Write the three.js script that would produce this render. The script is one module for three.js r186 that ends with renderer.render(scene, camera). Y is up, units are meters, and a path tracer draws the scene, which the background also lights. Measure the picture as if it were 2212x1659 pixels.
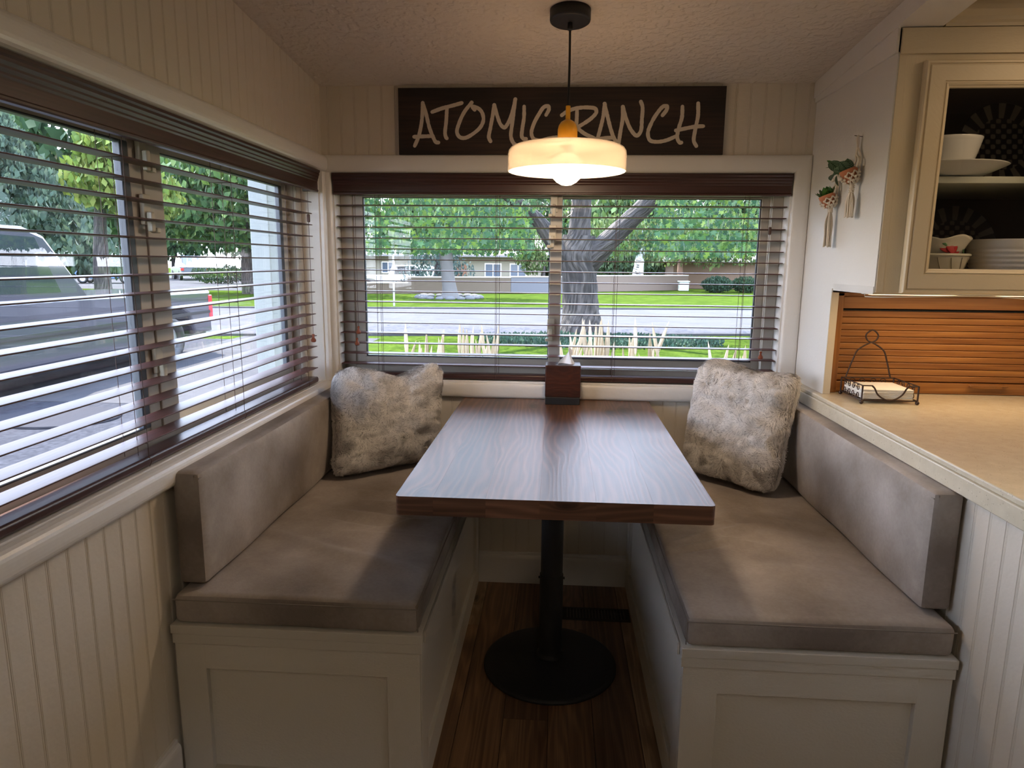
import * as THREE from 'three';
import { RoundedBoxGeometry } from 'three/addons/geometries/RoundedBoxGeometry.js';
import { mergeGeometries } from 'three/addons/utils/BufferGeometryUtils.js';
import { RectAreaLightUniformsLib } from 'three/addons/lights/RectAreaLightUniformsLib.js';

// ---------------------------------------------------------------- camera, sky, sun, exposure
RectAreaLightUniformsLib.init();
const renderer = new THREE.WebGLRenderer({ antialias: true });
renderer.toneMapping = THREE.LinearToneMapping;
renderer.toneMappingExposure = 1.8;
renderer.shadowMap.enabled = true;
const scene = new THREE.Scene();
const camera = new THREE.PerspectiveCamera(58.83, 2212 / 1659, 0.05, 300);
camera.position.set(0, 1.2806, 2.587);
camera.rotation.order = 'YXZ';
camera.rotation.set(THREE.MathUtils.degToRad(-10.17), THREE.MathUtils.degToRad(3.73), THREE.MathUtils.degToRad(0.576));
scene.add(camera);

const SKY = 6;
{ // clear summer sky, whiter towards the horizon
  const w = 64, h = 64, d = new Float32Array(w * h * 4);
  for (let j = 0; j < h; j++) {
    const e = Math.max(0, (j + 0.5) / h * 2 - 1), k = Math.pow(e, 0.55);
    for (let i = 0; i < w; i++) {
      const o = (j * w + i) * 4;
      d[o] = 1.0 - 0.55 * k; d[o + 1] = 1.05 - 0.38 * k; d[o + 2] = 1.18 - 0.05 * k; d[o + 3] = 1;
    }
  }
  const t = new THREE.DataTexture(d, w, h, THREE.RGBAFormat, THREE.FloatType);
  t.mapping = THREE.EquirectangularReflectionMapping; t.magFilter = THREE.LinearFilter; t.needsUpdate = true;
  scene.background = t; scene.backgroundIntensity = SKY;
}
const sun = new THREE.DirectionalLight(new THREE.Color().setRGB(1, 0.93, 0.8), 15);
sun.position.set(-11, 30, -19); sun.target.position.set(0, 0, -8);
sun.castShadow = true; sun.shadow.mapSize.set(4096, 4096);
Object.assign(sun.shadow.camera, { left: -45, right: 45, top: 45, bottom: -45, near: 1, far: 140 });
scene.add(sun, sun.target);

// ---------------------------------------------------------------- helpers
function rng(seed) { let a = seed >>> 0; return () => { a = (a + 0x6D2B79F5) | 0; let t = Math.imul(a ^ (a >>> 15), 1 | a); t = (t + Math.imul(t ^ (t >>> 7), 61 | t)) ^ t; return ((t ^ (t >>> 14)) >>> 0) / 4294967296; }; }
const V = (x, y, z) => new THREE.Vector3(x, y, z);
const used = {};
function numbered(n) { if (!(n in used)) { used[n] = 0; return n; } used[n]++; return n + '_' + String(used[n]).padStart(3, '0'); }
function shade(o) { o.traverse((c) => { if (c.isMesh) { c.castShadow = true; c.receiveShadow = true; } }); return o; }
function tag(o, label, category, group, kind) { o.userData.label = label; if (category) o.userData.category = category; if (group) o.userData.group = group; if (kind) o.userData.kind = kind; return o; }
function thing(name, label, category, pos = [0, 0, 0], group) { const o = new THREE.Group(); o.name = numbered(name); o.position.set(...pos); scene.add(o); return tag(o, label, category, group); }
function struct(name, label, category) { const o = new THREE.Group(); o.name = numbered(name); scene.add(o); return tag(o, label, category, null, 'structure'); }
function part(name, geo, mat, parent, pos, rot) { const m = new THREE.Mesh(geo, mat); m.name = name; if (pos) m.position.set(...pos); if (rot) m.rotation.set(...rot); m.castShadow = m.receiveShadow = true; parent.add(m); return m; }
function solo(name, geo, mat, label, category, pos, group, kind) { const m = new THREE.Mesh(geo, mat); m.name = numbered(name); if (pos) m.position.set(...pos); m.castShadow = m.receiveShadow = true; scene.add(m); return tag(m, label, category, group, kind); }
// box from corner to corner
function bx(x0, x1, y0, y1, z0, z1) { const g = new THREE.BoxGeometry(Math.abs(x1 - x0), Math.abs(y1 - y0), Math.abs(z1 - z0)); g.translate((x0 + x1) / 2, (y0 + y1) / 2, (z0 + z1) / 2); return g; }
function rb(x0, x1, y0, y1, z0, z1, r = 0.002, s = 1) { const g = new RoundedBoxGeometry(Math.abs(x1 - x0), Math.abs(y1 - y0), Math.abs(z1 - z0), s, r); g.translate((x0 + x1) / 2, (y0 + y1) / 2, (z0 + z1) / 2); return g; }
// uv in metres; u runs along the grain axis (0 x, 1 y, 2 z)
function uvM(g, grain = 0, ou = 0, ov = 0) {
  const p = g.attributes.position, n = g.attributes.normal, uv = new Float32Array(p.count * 2), c = [0, 0, 0];
  for (let i = 0; i < p.count; i++) {
    const q = [p.getX(i), p.getY(i), p.getZ(i)], m = [Math.abs(n.getX(i)), Math.abs(n.getY(i)), Math.abs(n.getZ(i))];
    const big = m.indexOf(Math.max(...m));
    let a, b;
    if (big === grain) { a = (grain + 1) % 3; b = (grain + 2) % 3; } else { a = grain; b = 3 - grain - big; }
    uv[2 * i] = q[a] + ou; uv[2 * i + 1] = q[b] + ov;
  }
  g.setAttribute('uv', new THREE.BufferAttribute(uv, 2)); return g;
}
function strip(g) { const o = g.index ? g.toNonIndexed() : g; for (const k of Object.keys(o.attributes)) if (!['position', 'normal', 'uv'].includes(k)) o.deleteAttribute(k); if (!o.attributes.uv) o.setAttribute('uv', new THREE.BufferAttribute(new Float32Array(o.attributes.position.count * 2), 2)); return o; }
const merge = (list) => mergeGeometries(list.map(strip));
function tube(pts, r, seg = 24, rad = 6, closed = false) { return new THREE.TubeGeometry(new THREE.CatmullRomCurve3(pts.map((p) => p.isVector3 ? p : V(...p)), closed), seg, r, rad, closed); }
function rod(a, b, r, rad = 6) { const A = V(...a), B = V(...b), d = B.clone().sub(A), g = new THREE.CylinderGeometry(r, r, d.length(), rad); g.applyQuaternion(new THREE.Quaternion().setFromUnitVectors(V(0, 1, 0), d.clone().normalize())); g.translate((A.x + B.x) / 2, (A.y + B.y) / 2, (A.z + B.z) / 2); return g; }
const lathe = (pts, seg = 40) => new THREE.LatheGeometry(pts.map((p) => new THREE.Vector2(p[0], p[1])), seg);
function shear(g, s) { const p = g.attributes.position; for (let i = 0; i < p.count; i++) p.setY(i, p.getY(i) + s * p.getZ(i)); g.computeVertexNormals(); return g; }
// limb of varying radius along points [x,y,z,r]
function limb(P, rad = 12, seg = 24, rough = 0, seed = 1) {
  const cur = new THREE.CatmullRomCurve3(P.map((p) => V(p[0], p[1], p[2]))), R = rng(seed), pos = [], uv = [], idx = [], fr = cur.computeFrenetFrames(seg);
  const jit = Array.from({ length: rad }, () => R() - 0.5);
  let len = 0; const last = V();
  for (let i = 0; i <= seg; i++) {
    const t = i / seg, c = cur.getPoint(t), f = t * (P.length - 1), k = Math.min(P.length - 2, Math.floor(f)), r = P[k][3] + (P[k + 1][3] - P[k][3]) * (f - k);
    if (i) len += c.distanceTo(last); last.copy(c);
    for (let j = 0; j <= rad; j++) {
      const a = j / rad * Math.PI * 2, rr = r * (1 + rough * jit[j % rad] + rough * 0.4 * Math.sin(i * 1.7 + j * 2.1));
      const v = c.clone().addScaledVector(fr.normals[i], Math.cos(a) * rr).addScaledVector(fr.binormals[i], Math.sin(a) * rr);
      pos.push(v.x, v.y, v.z); uv.push(j / rad * r * 6, len);
    }
  }
  for (let i = 0; i < seg; i++) for (let j = 0; j < rad; j++) { const a = i * (rad + 1) + j, b = a + rad + 1; idx.push(a, a + 1, b, b, a + 1, b + 1); }
  const g = new THREE.BufferGeometry(); g.setAttribute('position', new THREE.Float32BufferAttribute(pos, 3)); g.setAttribute('uv', new THREE.Float32BufferAttribute(uv, 2)); g.setIndex(idx); g.computeVertexNormals(); return g;
}
// ---------------------------------------------------------------- noise and textures
function noise2(seed) {
  const N = 256, R = rng(seed), v = Float32Array.from({ length: N * N }, () => R());
  const at = (x, y) => v[(((y % N) + N) % N) * N + (((x % N) + N) % N)];
  return (x, y, px = N, py = N) => {
    const xi = Math.floor(x), yi = Math.floor(y), fx = x - xi, fy = y - yi, u = fx * fx * (3 - 2 * fx), w = fy * fy * (3 - 2 * fy);
    const m = (a, p) => ((a % p) + p) % p;
    const a = at(m(xi, px), m(yi, py)), b = at(m(xi + 1, px), m(yi, py)), c = at(m(xi, px), m(yi + 1, py)), e = at(m(xi + 1, px), m(yi + 1, py));
    return a + (b - a) * u + (c - a) * w + (a - b - c + e) * u * w;
  };
}
const nz = noise2(7), nz2 = noise2(19);
function fbm(n, x, y, px, py, oct = 4) { let s = 0, a = 0.5, t = 0; for (let i = 0; i < oct; i++) { s += a * n(x, y, px, py); t += a; a *= 0.5; x *= 2; y *= 2; px *= 2; py *= 2; } return s / t; }
function tex(w, h, fn, srgb, rep) {
  const d = new Uint8Array(w * h * 4);
  for (let j = 0; j < h; j++) for (let i = 0; i < w; i++) { const c = fn(i / w, j / h), o = (j * w + i) * 4; d[o] = c[0] * 255; d[o + 1] = c[1] * 255; d[o + 2] = c[2] * 255; d[o + 3] = 255; }
  const t = new THREE.DataTexture(d, w, h); t.wrapS = t.wrapT = THREE.RepeatWrapping; t.magFilter = THREE.LinearFilter; t.minFilter = THREE.LinearMipmapLinearFilter; t.generateMipmaps = true;
  if (srgb) t.colorSpace = THREE.SRGBColorSpace; if (rep) t.repeat.set(...rep); t.needsUpdate = true; return t;
}
const clamp = (x, a = 0, b = 1) => Math.min(b, Math.max(a, x)), lerp = (a, b, t) => a + (b - a) * t, mix3 = (a, b, t) => [lerp(a[0], b[0], t), lerp(a[1], b[1], t), lerp(a[2], b[2], t)];
const hex = (s) => { const n = parseInt(s.slice(1), 16); return [(n >> 16) / 255, ((n >> 8) & 255) / 255, (n & 255) / 255]; };
// grain along u; size in metres [along, across]
function wood(dark, light, o = {}) {
  const { rings = 14, wob = 1.6, fine = 0.45, size = [1.2, 0.5], off = 0, px = 512, knots = 0, cells = 90 } = o, D = hex(dark), L = hex(light);
  const kn = []; const R = rng(100 + off); for (let i = 0; i < knots; i++) kn.push([R(), R(), 0.5 + R()]);
  const val = (u, v) => {
    let r = v * rings + wob * fbm(nz, u * 3 + off, v * 4 + off, 3, 4, 3) * 2, kk = 0;
    for (const k of kn) { let du = Math.abs(u - k[0]), dv = Math.abs(v - k[1]); du = Math.min(du, 1 - du); dv = Math.min(dv, 1 - dv); const e = Math.exp(-(du * du * 900 + dv * dv * 500) / k[2]); kk += e; r += e * 2.2; }
    const ring = Math.pow(0.5 + 0.5 * Math.sin(r * Math.PI * 2), 1.6), f = fbm(nz2, u * 6, v * cells + off, 6, cells, 3), b = fbm(nz, u * 2 + 9, v * 3 + off, 2, 3, 2);
    return [clamp((1 - fine) * ring * 0.6 + fine * f + 0.5 * (b - 0.5) + 0.12), clamp(kk)];
  };
  const map = tex(px, px, (u, v) => { const [a, k] = val(u, v); return mix3(mix3(D, L, a), [D[0] * 0.6, D[1] * 0.6, D[2] * 0.6], k * 0.8); }, true, [1 / size[0], 1 / size[1]]);
  const bump = tex(px, px, (u, v) => { const a = val(u, v)[0]; return [a, a, a]; }, false, [1 / size[0], 1 / size[1]]);
  return { map, bump };
}
const std = (c, r = 0.6, o = {}) => new THREE.MeshStandardMaterial(Object.assign({ color: Array.isArray(c) ? new THREE.Color().setRGB(...c) : new THREE.Color(c), roughness: r }, o));
const phy = (c, r = 0.6, o = {}) => new THREE.MeshPhysicalMaterial(Object.assign({ color: Array.isArray(c) ? new THREE.Color().setRGB(...c) : new THREE.Color(c), roughness: r }, o));
function woodMat(dark, light, o = {}) { const t = wood(dark, light, o); return phy('#ffffff', o.rough ?? 0.45, { map: t.map, bumpMap: t.bump, bumpScale: o.bump ?? 0.0006, clearcoat: o.coat ?? 0, clearcoatRoughness: o.coatRough ?? 0.25, specularIntensity: o.spec ?? 1 }); }

// ---------------------------------------------------------------- materials
const speck = (n, lo, hi, amt, size) => tex(256, 256, (u, v) => { const a = fbm(nz, u * n, v * n, n, n, 4); const k = lerp(lo, hi, a); return [k, k, k]; }, false, [1 / size, 1 / size]);
const orange = tex(512, 512, (u, v) => { const a = fbm(nz2, u * 60, v * 60, 60, 60, 3), b = clamp((a - 0.42) * 4); return [b, b, b]; }, false, [1 / 0.9, 1 / 0.9]);
const paintB = tex(256, 256, (u, v) => { const a = fbm(nz, u * 40, v * 40, 40, 40, 3); return [a, a, a]; }, false, [1 / 0.35, 1 / 0.35]);
const M = {};
M.bead = phy([0.68, 0.615, 0.52], 0.42, { bumpMap: paintB, bumpScale: 0.0004 });
M.core = std([0.66, 0.61, 0.53], 0.7);
M.trim = phy([0.75, 0.725, 0.69], 0.28, { bumpMap: paintB, bumpScale: 0.0003 });
M.benchPaint = phy([0.70, 0.655, 0.57], 0.4, { bumpMap: paintB, bumpScale: 0.0004 });
M.panel = phy([0.72, 0.70, 0.66], 0.5, { bumpMap: paintB, bumpScale: 0.0004 });
M.ceil = std([0.68, 0.62, 0.55], 0.8, { bumpMap: orange, bumpScale: 0.0025 });
M.cream = phy([0.66, 0.56, 0.39], 0.42, { bumpMap: paintB, bumpScale: 0.0003 });
M.vinyl = std([0.50, 0.455, 0.39], 0.5);
M.gasket = std([0.05, 0.055, 0.07], 0.45);
M.latch = std([0.55, 0.49, 0.38], 0.4);
M.glass = phy([1, 1, 1], 0, { transmission: 1, thickness: 0, ior: 1.5, specularIntensity: 0.55 });
M.slat = woodMat('#3a201c', '#644038', { rings: 6, size: [0.9, 0.06], rough: 0.42, px: 256, cells: 24, fine: 0.6, bump: 0.0001, coat: 0.05, coatRough: 0.3, spec: 0.6 });
M.valance = woodMat('#2b1613', '#4c2c27', { rings: 8, size: [1.1, 0.12], rough: 0.38, px: 256, cells: 30, fine: 0.6, bump: 0.0002, coat: 0.3, coatRough: 0.3, off: 5 });
M.cord = std([0.10, 0.06, 0.05], 0.8);
M.tassel = woodMat('#6b2f14', '#a8552a', { rings: 4, size: [0.05, 0.03], rough: 0.35, px: 128, cells: 10, off: 3 });
M.tableA = [0, 1, 2].map((k) => woodMat(['#3b2317', '#3e2519', '#382216'][k], ['#80583f', '#845b42', '#7b543c'][k], { rings: 15, wob: 1.7, size: [1.15, 0.3], rough: 0.36, knots: 2, off: 11 + k * 4, bump: 0.0004, fine: 0.4, coat: 0.2, coatRough: 0.26, cells: 60 }));
M.tableEnd = woodMat('#24120b', '#472818', { rings: 5, wob: 2.5, size: [0.5, 0.12], rough: 0.4, off: 31, px: 256 });
M.floor = [0, 1, 2, 3, 4].map((k) => woodMat(['#4a3422', '#523a28', '#3f2c1e', '#66503a', '#4f3a2c'][k], ['#9a7656', '#a47f5c', '#85654a', '#bd9f7e', '#94745c'][k], { rings: 5, wob: 2.2, size: [1.25, 0.2], rough: 0.42, off: 40 + k * 3, knots: k % 2, bump: 0.0007, fine: 0.5, cells: 60 }));
M.tambour = woodMat('#74451f', '#ad773f', { rings: 5, wob: 0.8, size: [0.9, 0.12], rough: 0.38, off: 60, bump: 0.0002, fine: 0.6, cells: 30, px: 256, coat: 0.25 });
M.iron = std([0.055, 0.035, 0.028], 0.45, { metalness: 0.6 });
M.black = std([0.012, 0.012, 0.013], 0.5);
M.blackMetal = std([0.011, 0.011, 0.012], 0.55, { bumpMap: paintB, bumpScale: 0.0003 });
M.paper = std([0.86, 0.84, 0.79], 0.9);
M.white = phy([0.80, 0.79, 0.75], 0.22, {});
M.terra = std([0.52, 0.20, 0.10], 0.85);
M.rope = std([0.72, 0.64, 0.53], 0.95);
M.leafA = std([0.07, 0.20, 0.045], 0.5, { side: THREE.DoubleSide });
M.yellow = phy([0.86, 0.42, 0.02], 0.35, { clearcoat: 0.4 });
const velvet = (() => {
  const map = tex(512, 512, (u, v) => { const a = fbm(nz, u * 4, v * 4, 4, 4, 5), f = fbm(nz2, u * 120, v * 120, 120, 120, 2), k = clamp(0.5 + (a - 0.5) * 1.25 + (f - 0.5) * 0.16); return mix3(hex('#7b7067'), hex('#bab1a9'), k); }, true, [1 / 0.7, 1 / 0.7]);
  const bump = tex(256, 256, (u, v) => { const f = fbm(nz2, u * 100, v * 100, 100, 100, 2); return [f, f, f]; }, false, [1 / 0.25, 1 / 0.25]);
  return phy('#ffffff', 0.85, { map, bumpMap: bump, bumpScale: 0.00025, sheen: 0.6, sheenRoughness: 0.5, sheenColor: new THREE.Color().setRGB(0.5, 0.47, 0.46) });
})();
M.velvet = velvet;
M.seam = std([0.24, 0.21, 0.185], 0.9);
M.quartz = (() => { const R = rng(5), dots = Array.from({ length: 900 }, () => [R(), R(), 0.002 + R() * 0.003, R()]); const grid = new Map(); for (const d of dots) { const k = Math.floor(d[0] * 32) + ',' + Math.floor(d[1] * 32); (grid.get(k) ?? grid.set(k, []).get(k)).push(d); }
  const map = tex(512, 512, (u, v) => { const n = fbm(nz, u * 20, v * 20, 20, 20, 3); let c = mix3(hex('#c8bda6'), hex('#d6ccb6'), n); const cx = Math.floor(u * 32), cy = Math.floor(v * 32); for (let a = -1; a <= 1; a++) for (let b = -1; b <= 1; b++) for (const d of grid.get((cx + a) + ',' + (cy + b)) ?? []) if (Math.hypot(u - d[0], v - d[1]) < d[2] * 0.6) c = mix3(c, d[3] > 0.5 ? hex('#8d8474') : hex('#e9e2d2'), 0.65); return c; }, true, [1 / 0.4, 1 / 0.4]);
  return phy('#ffffff', 0.25, { map, clearcoat: 0.2, clearcoatRoughness: 0.1 }); })();

// ================================================================ THE ROOM
const SL = 0.083, CE = (z) => 1.905 + SL * z;      // ceiling rises towards the room
const WX = -0.885, PX = 0.885;                      // inner faces of the two beadboard walls
{ // floor of long planks
  const f = struct('floor', 'dark brown wood plank floor between and in front of the benches', 'floor');
  part('subfloor', bx(-1.0, 3.3, -0.2, -0.012, -0.12, 4.6), std([0.12, 0.07, 0.04], 0.8), f);
  const R = rng(21), W = 0.127, geos = [];
  for (let k = 0; k < 6; k++) { const g = uvM(rb(-W / 2 + 0.0006, W / 2 - 0.0006, -0.012, 0, -0.6, 0.6, 0.0008), 2, R() * 3, R() * 3); geos.push(g); }
  const half = []; for (let k = 0; k < 4; k++) half.push(uvM(rb(-W / 2 + 0.0006, W / 2 - 0.0006, -0.012, 0, -0.25, 0.25, 0.0008), 2, R() * 3, R() * 3));
  let first = true;
  for (let i = 0; i < 32; i++) {
    const x = -0.936 + i * W + W / 2 + 0.045; let z = 4.45; const startShort = (i % 3);
    if (x > 3.2) break;
    if (startShort === 1) { part('plank', half[i % 4], M.floor[Math.floor(R() * 5)], f, [x, 0, z - 0.25]); z -= 0.5; }
    if (startShort === 2) { for (let q = 0; q < 2; q++) { part('plank', half[(i + q) % 4], M.floor[Math.floor(R() * 5)], f, [x, 0, z - 0.25]); z -= 0.5; } }
    while (z > 0.02) {
      if (z > 1.2) { part('plank', geos[Math.floor(R() * 6)], M.floor[Math.floor(R() * 5)], f, [x, 0, z - 0.6]); z -= 1.2; }
      else { const L = z - 0.004; const m = part('plank', half[Math.floor(R() * 4)], M.floor[Math.floor(R() * 5)], f, [x, 0, z - L / 2]); m.scale.z = L / 0.5; z = 0; }
    }
  }
}
{ // sloping ceiling; its unseen outer overhang keeps direct sun off the windows
  const g = shear(bx(-1.35, 3.3, 1.905, 2.03, -0.65, 4.65), SL); uvM(g, 0);
  const c = struct('ceiling', 'off white sloping ceiling with orange peel texture', 'ceiling');
  part('ceiling_slab', g, M.ceil, c);
}
// ---- beadboard
function beadGeo() {
  const s = new THREE.Shape(), t = 0.012, pts = [[0, 0], [0.0508, 0], [0.0508, t - 0.0008], [0.0502, t], [0.0488, t], [0.0479, t - 0.0015], [0.047, t - 0.0006], [0.0456, t - 0.0001], [0.0442, t - 0.0006], [0.0433, t - 0.0015], [0.0424, t], [0.0006, t], [0, t - 0.0008]];
  s.moveTo(...pts[0]); for (const p of pts.slice(1)) s.lineTo(...p);
  const g = new THREE.ExtrudeGeometry(s, { depth: 1, bevelEnabled: false });
  g.applyMatrix4(new THREE.Matrix4().makeBasis(V(1, 0, 0), V(0, 0, 1), V(0, -1, 0)));
  return g;
}
const BEAD = beadGeo();
function boards(parent, n, place) { for (let i = 0; i < n; i++) { const q = place(i); if (!q) continue; const m = part('beadboard', BEAD, M.bead, parent, q.pos, [0, q.turn || 0, 0]); m.scale.y = q.h; } }
const OPB = { x0: -0.848, x1: 0.83, y0: 0.82, y1: 1.60 }, OPL = { z0: 0.05, z1: 1.95, y0: 0.82, y1: 1.60 };
{
  const w = struct('wall_back', 'cream beadboard wall behind the dining nook', 'wall');
  const top = (g) => { const p = g.attributes.position; for (let i = 0; i < p.count; i++) if (p.getY(i) > 1.9) p.setY(i, 1.93 + SL * p.getZ(i)); g.computeVertexNormals(); return g; };
  part('wall_core', merge([bx(-1.0, 3.3, -0.42, OPB.y0, -0.12, -0.012), top(bx(-1.0, 3.3, OPB.y1, 2, -0.12, -0.012)), bx(-1.0, OPB.x0, OPB.y0, OPB.y1, -0.12, -0.012), bx(OPB.x1, 3.3, OPB.y0, OPB.y1, -0.12, -0.012)]), M.core, w);
  boards(w, 36, (i) => { const x = -0.905 + i * 0.0508; return x > 0.885 ? null : { pos: [x, 1.912, -0.012], h: 0.27 }; });
  boards(w, 36, (i) => { const x = -0.905 + i * 0.0508; return x > 0.885 ? null : { pos: [x, 0.80, -0.012], h: 0.80 }; });
  part('kitchen_wall_panel', bx(0.93, 3.2, 0, 2.0, -0.012, -0.001), M.core, w);
}
{
  const w = struct('wall_left', 'cream beadboard wall around the long side window', 'wall');
  const top = (g) => { const p = g.attributes.position; for (let i = 0; i < p.count; i++) if (p.getY(i) > 1.9) p.setY(i, 1.93 + SL * p.getZ(i)); g.computeVertexNormals(); return g; };
  part('wall_core', merge([bx(-1.0, WX - 0.012, -0.42, OPL.y0, -0.012, 4.6), top(bx(-1.0, WX - 0.012, OPL.y1, 2, -0.012, 4.6)), bx(-1.0, WX - 0.012, OPL.y0, OPL.y1, -0.012, OPL.z0), bx(-1.0, WX - 0.012, OPL.y0, OPL.y1, OPL.z1, 4.6)]), M.core, w);
  boards(w, 60, (i) => { const z = 0.046 + i * 0.0508; return { pos: [WX - 0.012, CE(z) + 0.004, z], turn: Math.PI / 2, h: CE(z) + 0.004 - 1.63 }; });
  boards(w, 60, (i) => ({ pos: [WX - 0.012, 0.80, 0.046 + i * 0.0508], turn: Math.PI / 2, h: 0.80 }));
  boards(w, 60, (i) => { const z = 0.046 + i * 0.0508; return z < 1.99 ? null : { pos: [WX - 0.012, 1.64, z], turn: Math.PI / 2, h: 0.85 }; });
}
{ // half wall of the kitchen peninsula
  const w = struct('wall_right', 'white beadboard half wall under the kitchen counter', 'wall');
  part('wall_core', bx(PX + 0.012, 1.02, 0, 0.802, 0, 2.0), M.core, w);
  boards(w, 40, (i) => { const z = 0.0 + i * 0.0508; return z > 1.95 ? null : { pos: [PX + 0.012, 0.802, z], turn: -Math.PI / 2, h: 0.802 }; });
}
{ // rest of the room behind the camera
  const w = struct('wall_front', 'plain living room wall opposite the nook', 'wall');
  part('wall_core', bx(-1.0, 3.3, -0.42, 2.33, 4.5, 4.6), M.core, w);
  const k = struct('wall_kitchen', 'plain kitchen side wall', 'wall');
  part('wall_core', shear(bx(3.2, 3.3, -0.1, 1.93, -0.12, 4.6), SL), M.core, k);
}
// ---- window casings, jambs, frames
function casingGeo(L, w, t, mA, mB, round = 0.35) {
  const s = new THREE.Shape(); s.moveTo(0, 0); s.lineTo(0, t * (1 - round)); s.bezierCurveTo(0.004, t, w * 0.25, t * 1.04, w * 0.5, t * 1.04); s.bezierCurveTo(w * 0.75, t * 1.04, w - 0.004, t, w, t * (1 - round)); s.lineTo(w, 0);
  const g = new THREE.ExtrudeGeometry(s, { depth: L, bevelEnabled: false, curveSegments: 6 }), p = g.attributes.position;
  for (let i = 0; i < p.count; i++) { const z = p.getZ(i), u = p.getX(i); p.setZ(i, z < L / 2 ? z + u * mA : z - u * mB); }
  g.computeVertexNormals(); return g;
}
function casing(parent, o, u, v, L, w, t, mA, mB, round) {
  const g = casingGeo(L, w, t, mA, mB, round), U = V(...u), W = V(...v), Z = U.clone().cross(W);
  g.applyMatrix4(new THREE.Matrix4().makeBasis(U, W, Z).setPosition(...o)); return part('casing', g, M.trim, parent);
}
function bars(x0, x1, y0, y1, z0, z1, wl, wr, wt, wb) { return merge([rb(x0, x0 + wl, y0, y1, z0, z1, 0.003), rb(x1 - wr, x1, y0, y1, z0, z1, 0.003), rb(x0 + wl - 0.002, x1 - wr + 0.002, y1 - wt, y1, z0, z1, 0.003), rb(x0 + wl - 0.002, x1 - wr + 0.002, y0, y0 + wb, z0, z1, 0.003)]); }
function latch(parent, x, y, z, s = 1) {
  const g = merge([rb(x - 0.014, x + 0.014, y - 0.034, y + 0.034, z, z + 0.012, 0.003), rb(x - 0.009, x + 0.006, y - 0.05, y - 0.005, z + 0.012, z + 0.026, 0.004), rb(x - 0.009 + s * 0.012, x + 0.006 + s * 0.012, y - 0.052, y - 0.04, z + 0.012, z + 0.03, 0.003)]);
  part('latch', g, M.latch, parent);
}
{ // window_1: back
  const w = struct('window_1', 'wide sliding window on the back wall, cream frame', 'window');
  const o = OPB;
  casing(w, [0.889, 1.662, 0], [0, -1, 0], [0, 0, 1], 1.774, 0.062, 0.02, 1, 0.0, 0.3);
  casing(w, [0.889, 0.763, 0], [-1, 0, 0], [0, 0, 1], 0.899, 0.059, 0.02, 0, 1, 0.3);
  casing(w, [-0.885, 1.60, 0], [1, 0, 0], [0, 0, 1], 0.78, 0.037, 0.02, 0, 0, 0.3);
  casing(w, [-0.885, 0.763, 0], [0, 1, 0], [0, 0, 1], 1.715, 0.057, 0.02, 0, 0, 0.3);
  for (const g of [rb(o.x0 - 0.006, o.x0 + 0.006, o.y0, o.y1, -0.11, 0.001), rb(o.x1 - 0.006, o.x1 + 0.006, o.y0, o.y1, -0.11, 0.001), rb(o.x0, o.x1, o.y1 - 0.006, o.y1 + 0.006, -0.11, 0.001), rb(o.x0, o.x1, o.y0 - 0.006, o.y0 + 0.006, -0.11, 0.001)]) part('jamb', g, M.trim, w);
  part('window_frame', bars(o.x0 + 0.006, o.x1 - 0.006, o.y0 + 0.006, o.y1 - 0.006, -0.115, -0.062, 0.045, 0.04, 0.04, 0.045), M.vinyl, w);
  const s1 = part('sash', bars(-0.80, 0.012, 0.868, 1.556, -0.094, -0.07, 0.042, 0.045, 0.036, 0.036), M.vinyl, w);
  const s2 = part('sash', bars(-0.03, 0.785, 0.868, 1.556, -0.113, -0.095, 0.04, 0.03, 0.036, 0.036), M.vinyl, w);
  part('gasket', bars(-0.759, -0.032, 0.903, 1.521, -0.09, -0.074, 0.006, 0.004, 0.004, 0.006), M.gasket, s1);
  part('gasket', bars(0.009, 0.756, 0.903, 1.521, -0.11, -0.098, 0.004, 0.006, 0.004, 0.006), M.gasket, s2);
  part('pane', bx(-0.757, -0.032, 0.905, 1.52, -0.084, -0.081), M.glass, w);
  part('pane', bx(0.009, 0.754, 0.905, 1.52, -0.106, -0.103), M.glass, w);
  latch(w, -0.024, 1.385, -0.07, -1); latch(w, -0.024, 1.03, -0.07, -1); latch(w, -0.02, 1.50, -0.07, -1);
}
const win2 = struct('window_2', 'long sliding window on the left wall with cream mullion', 'window');
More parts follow.
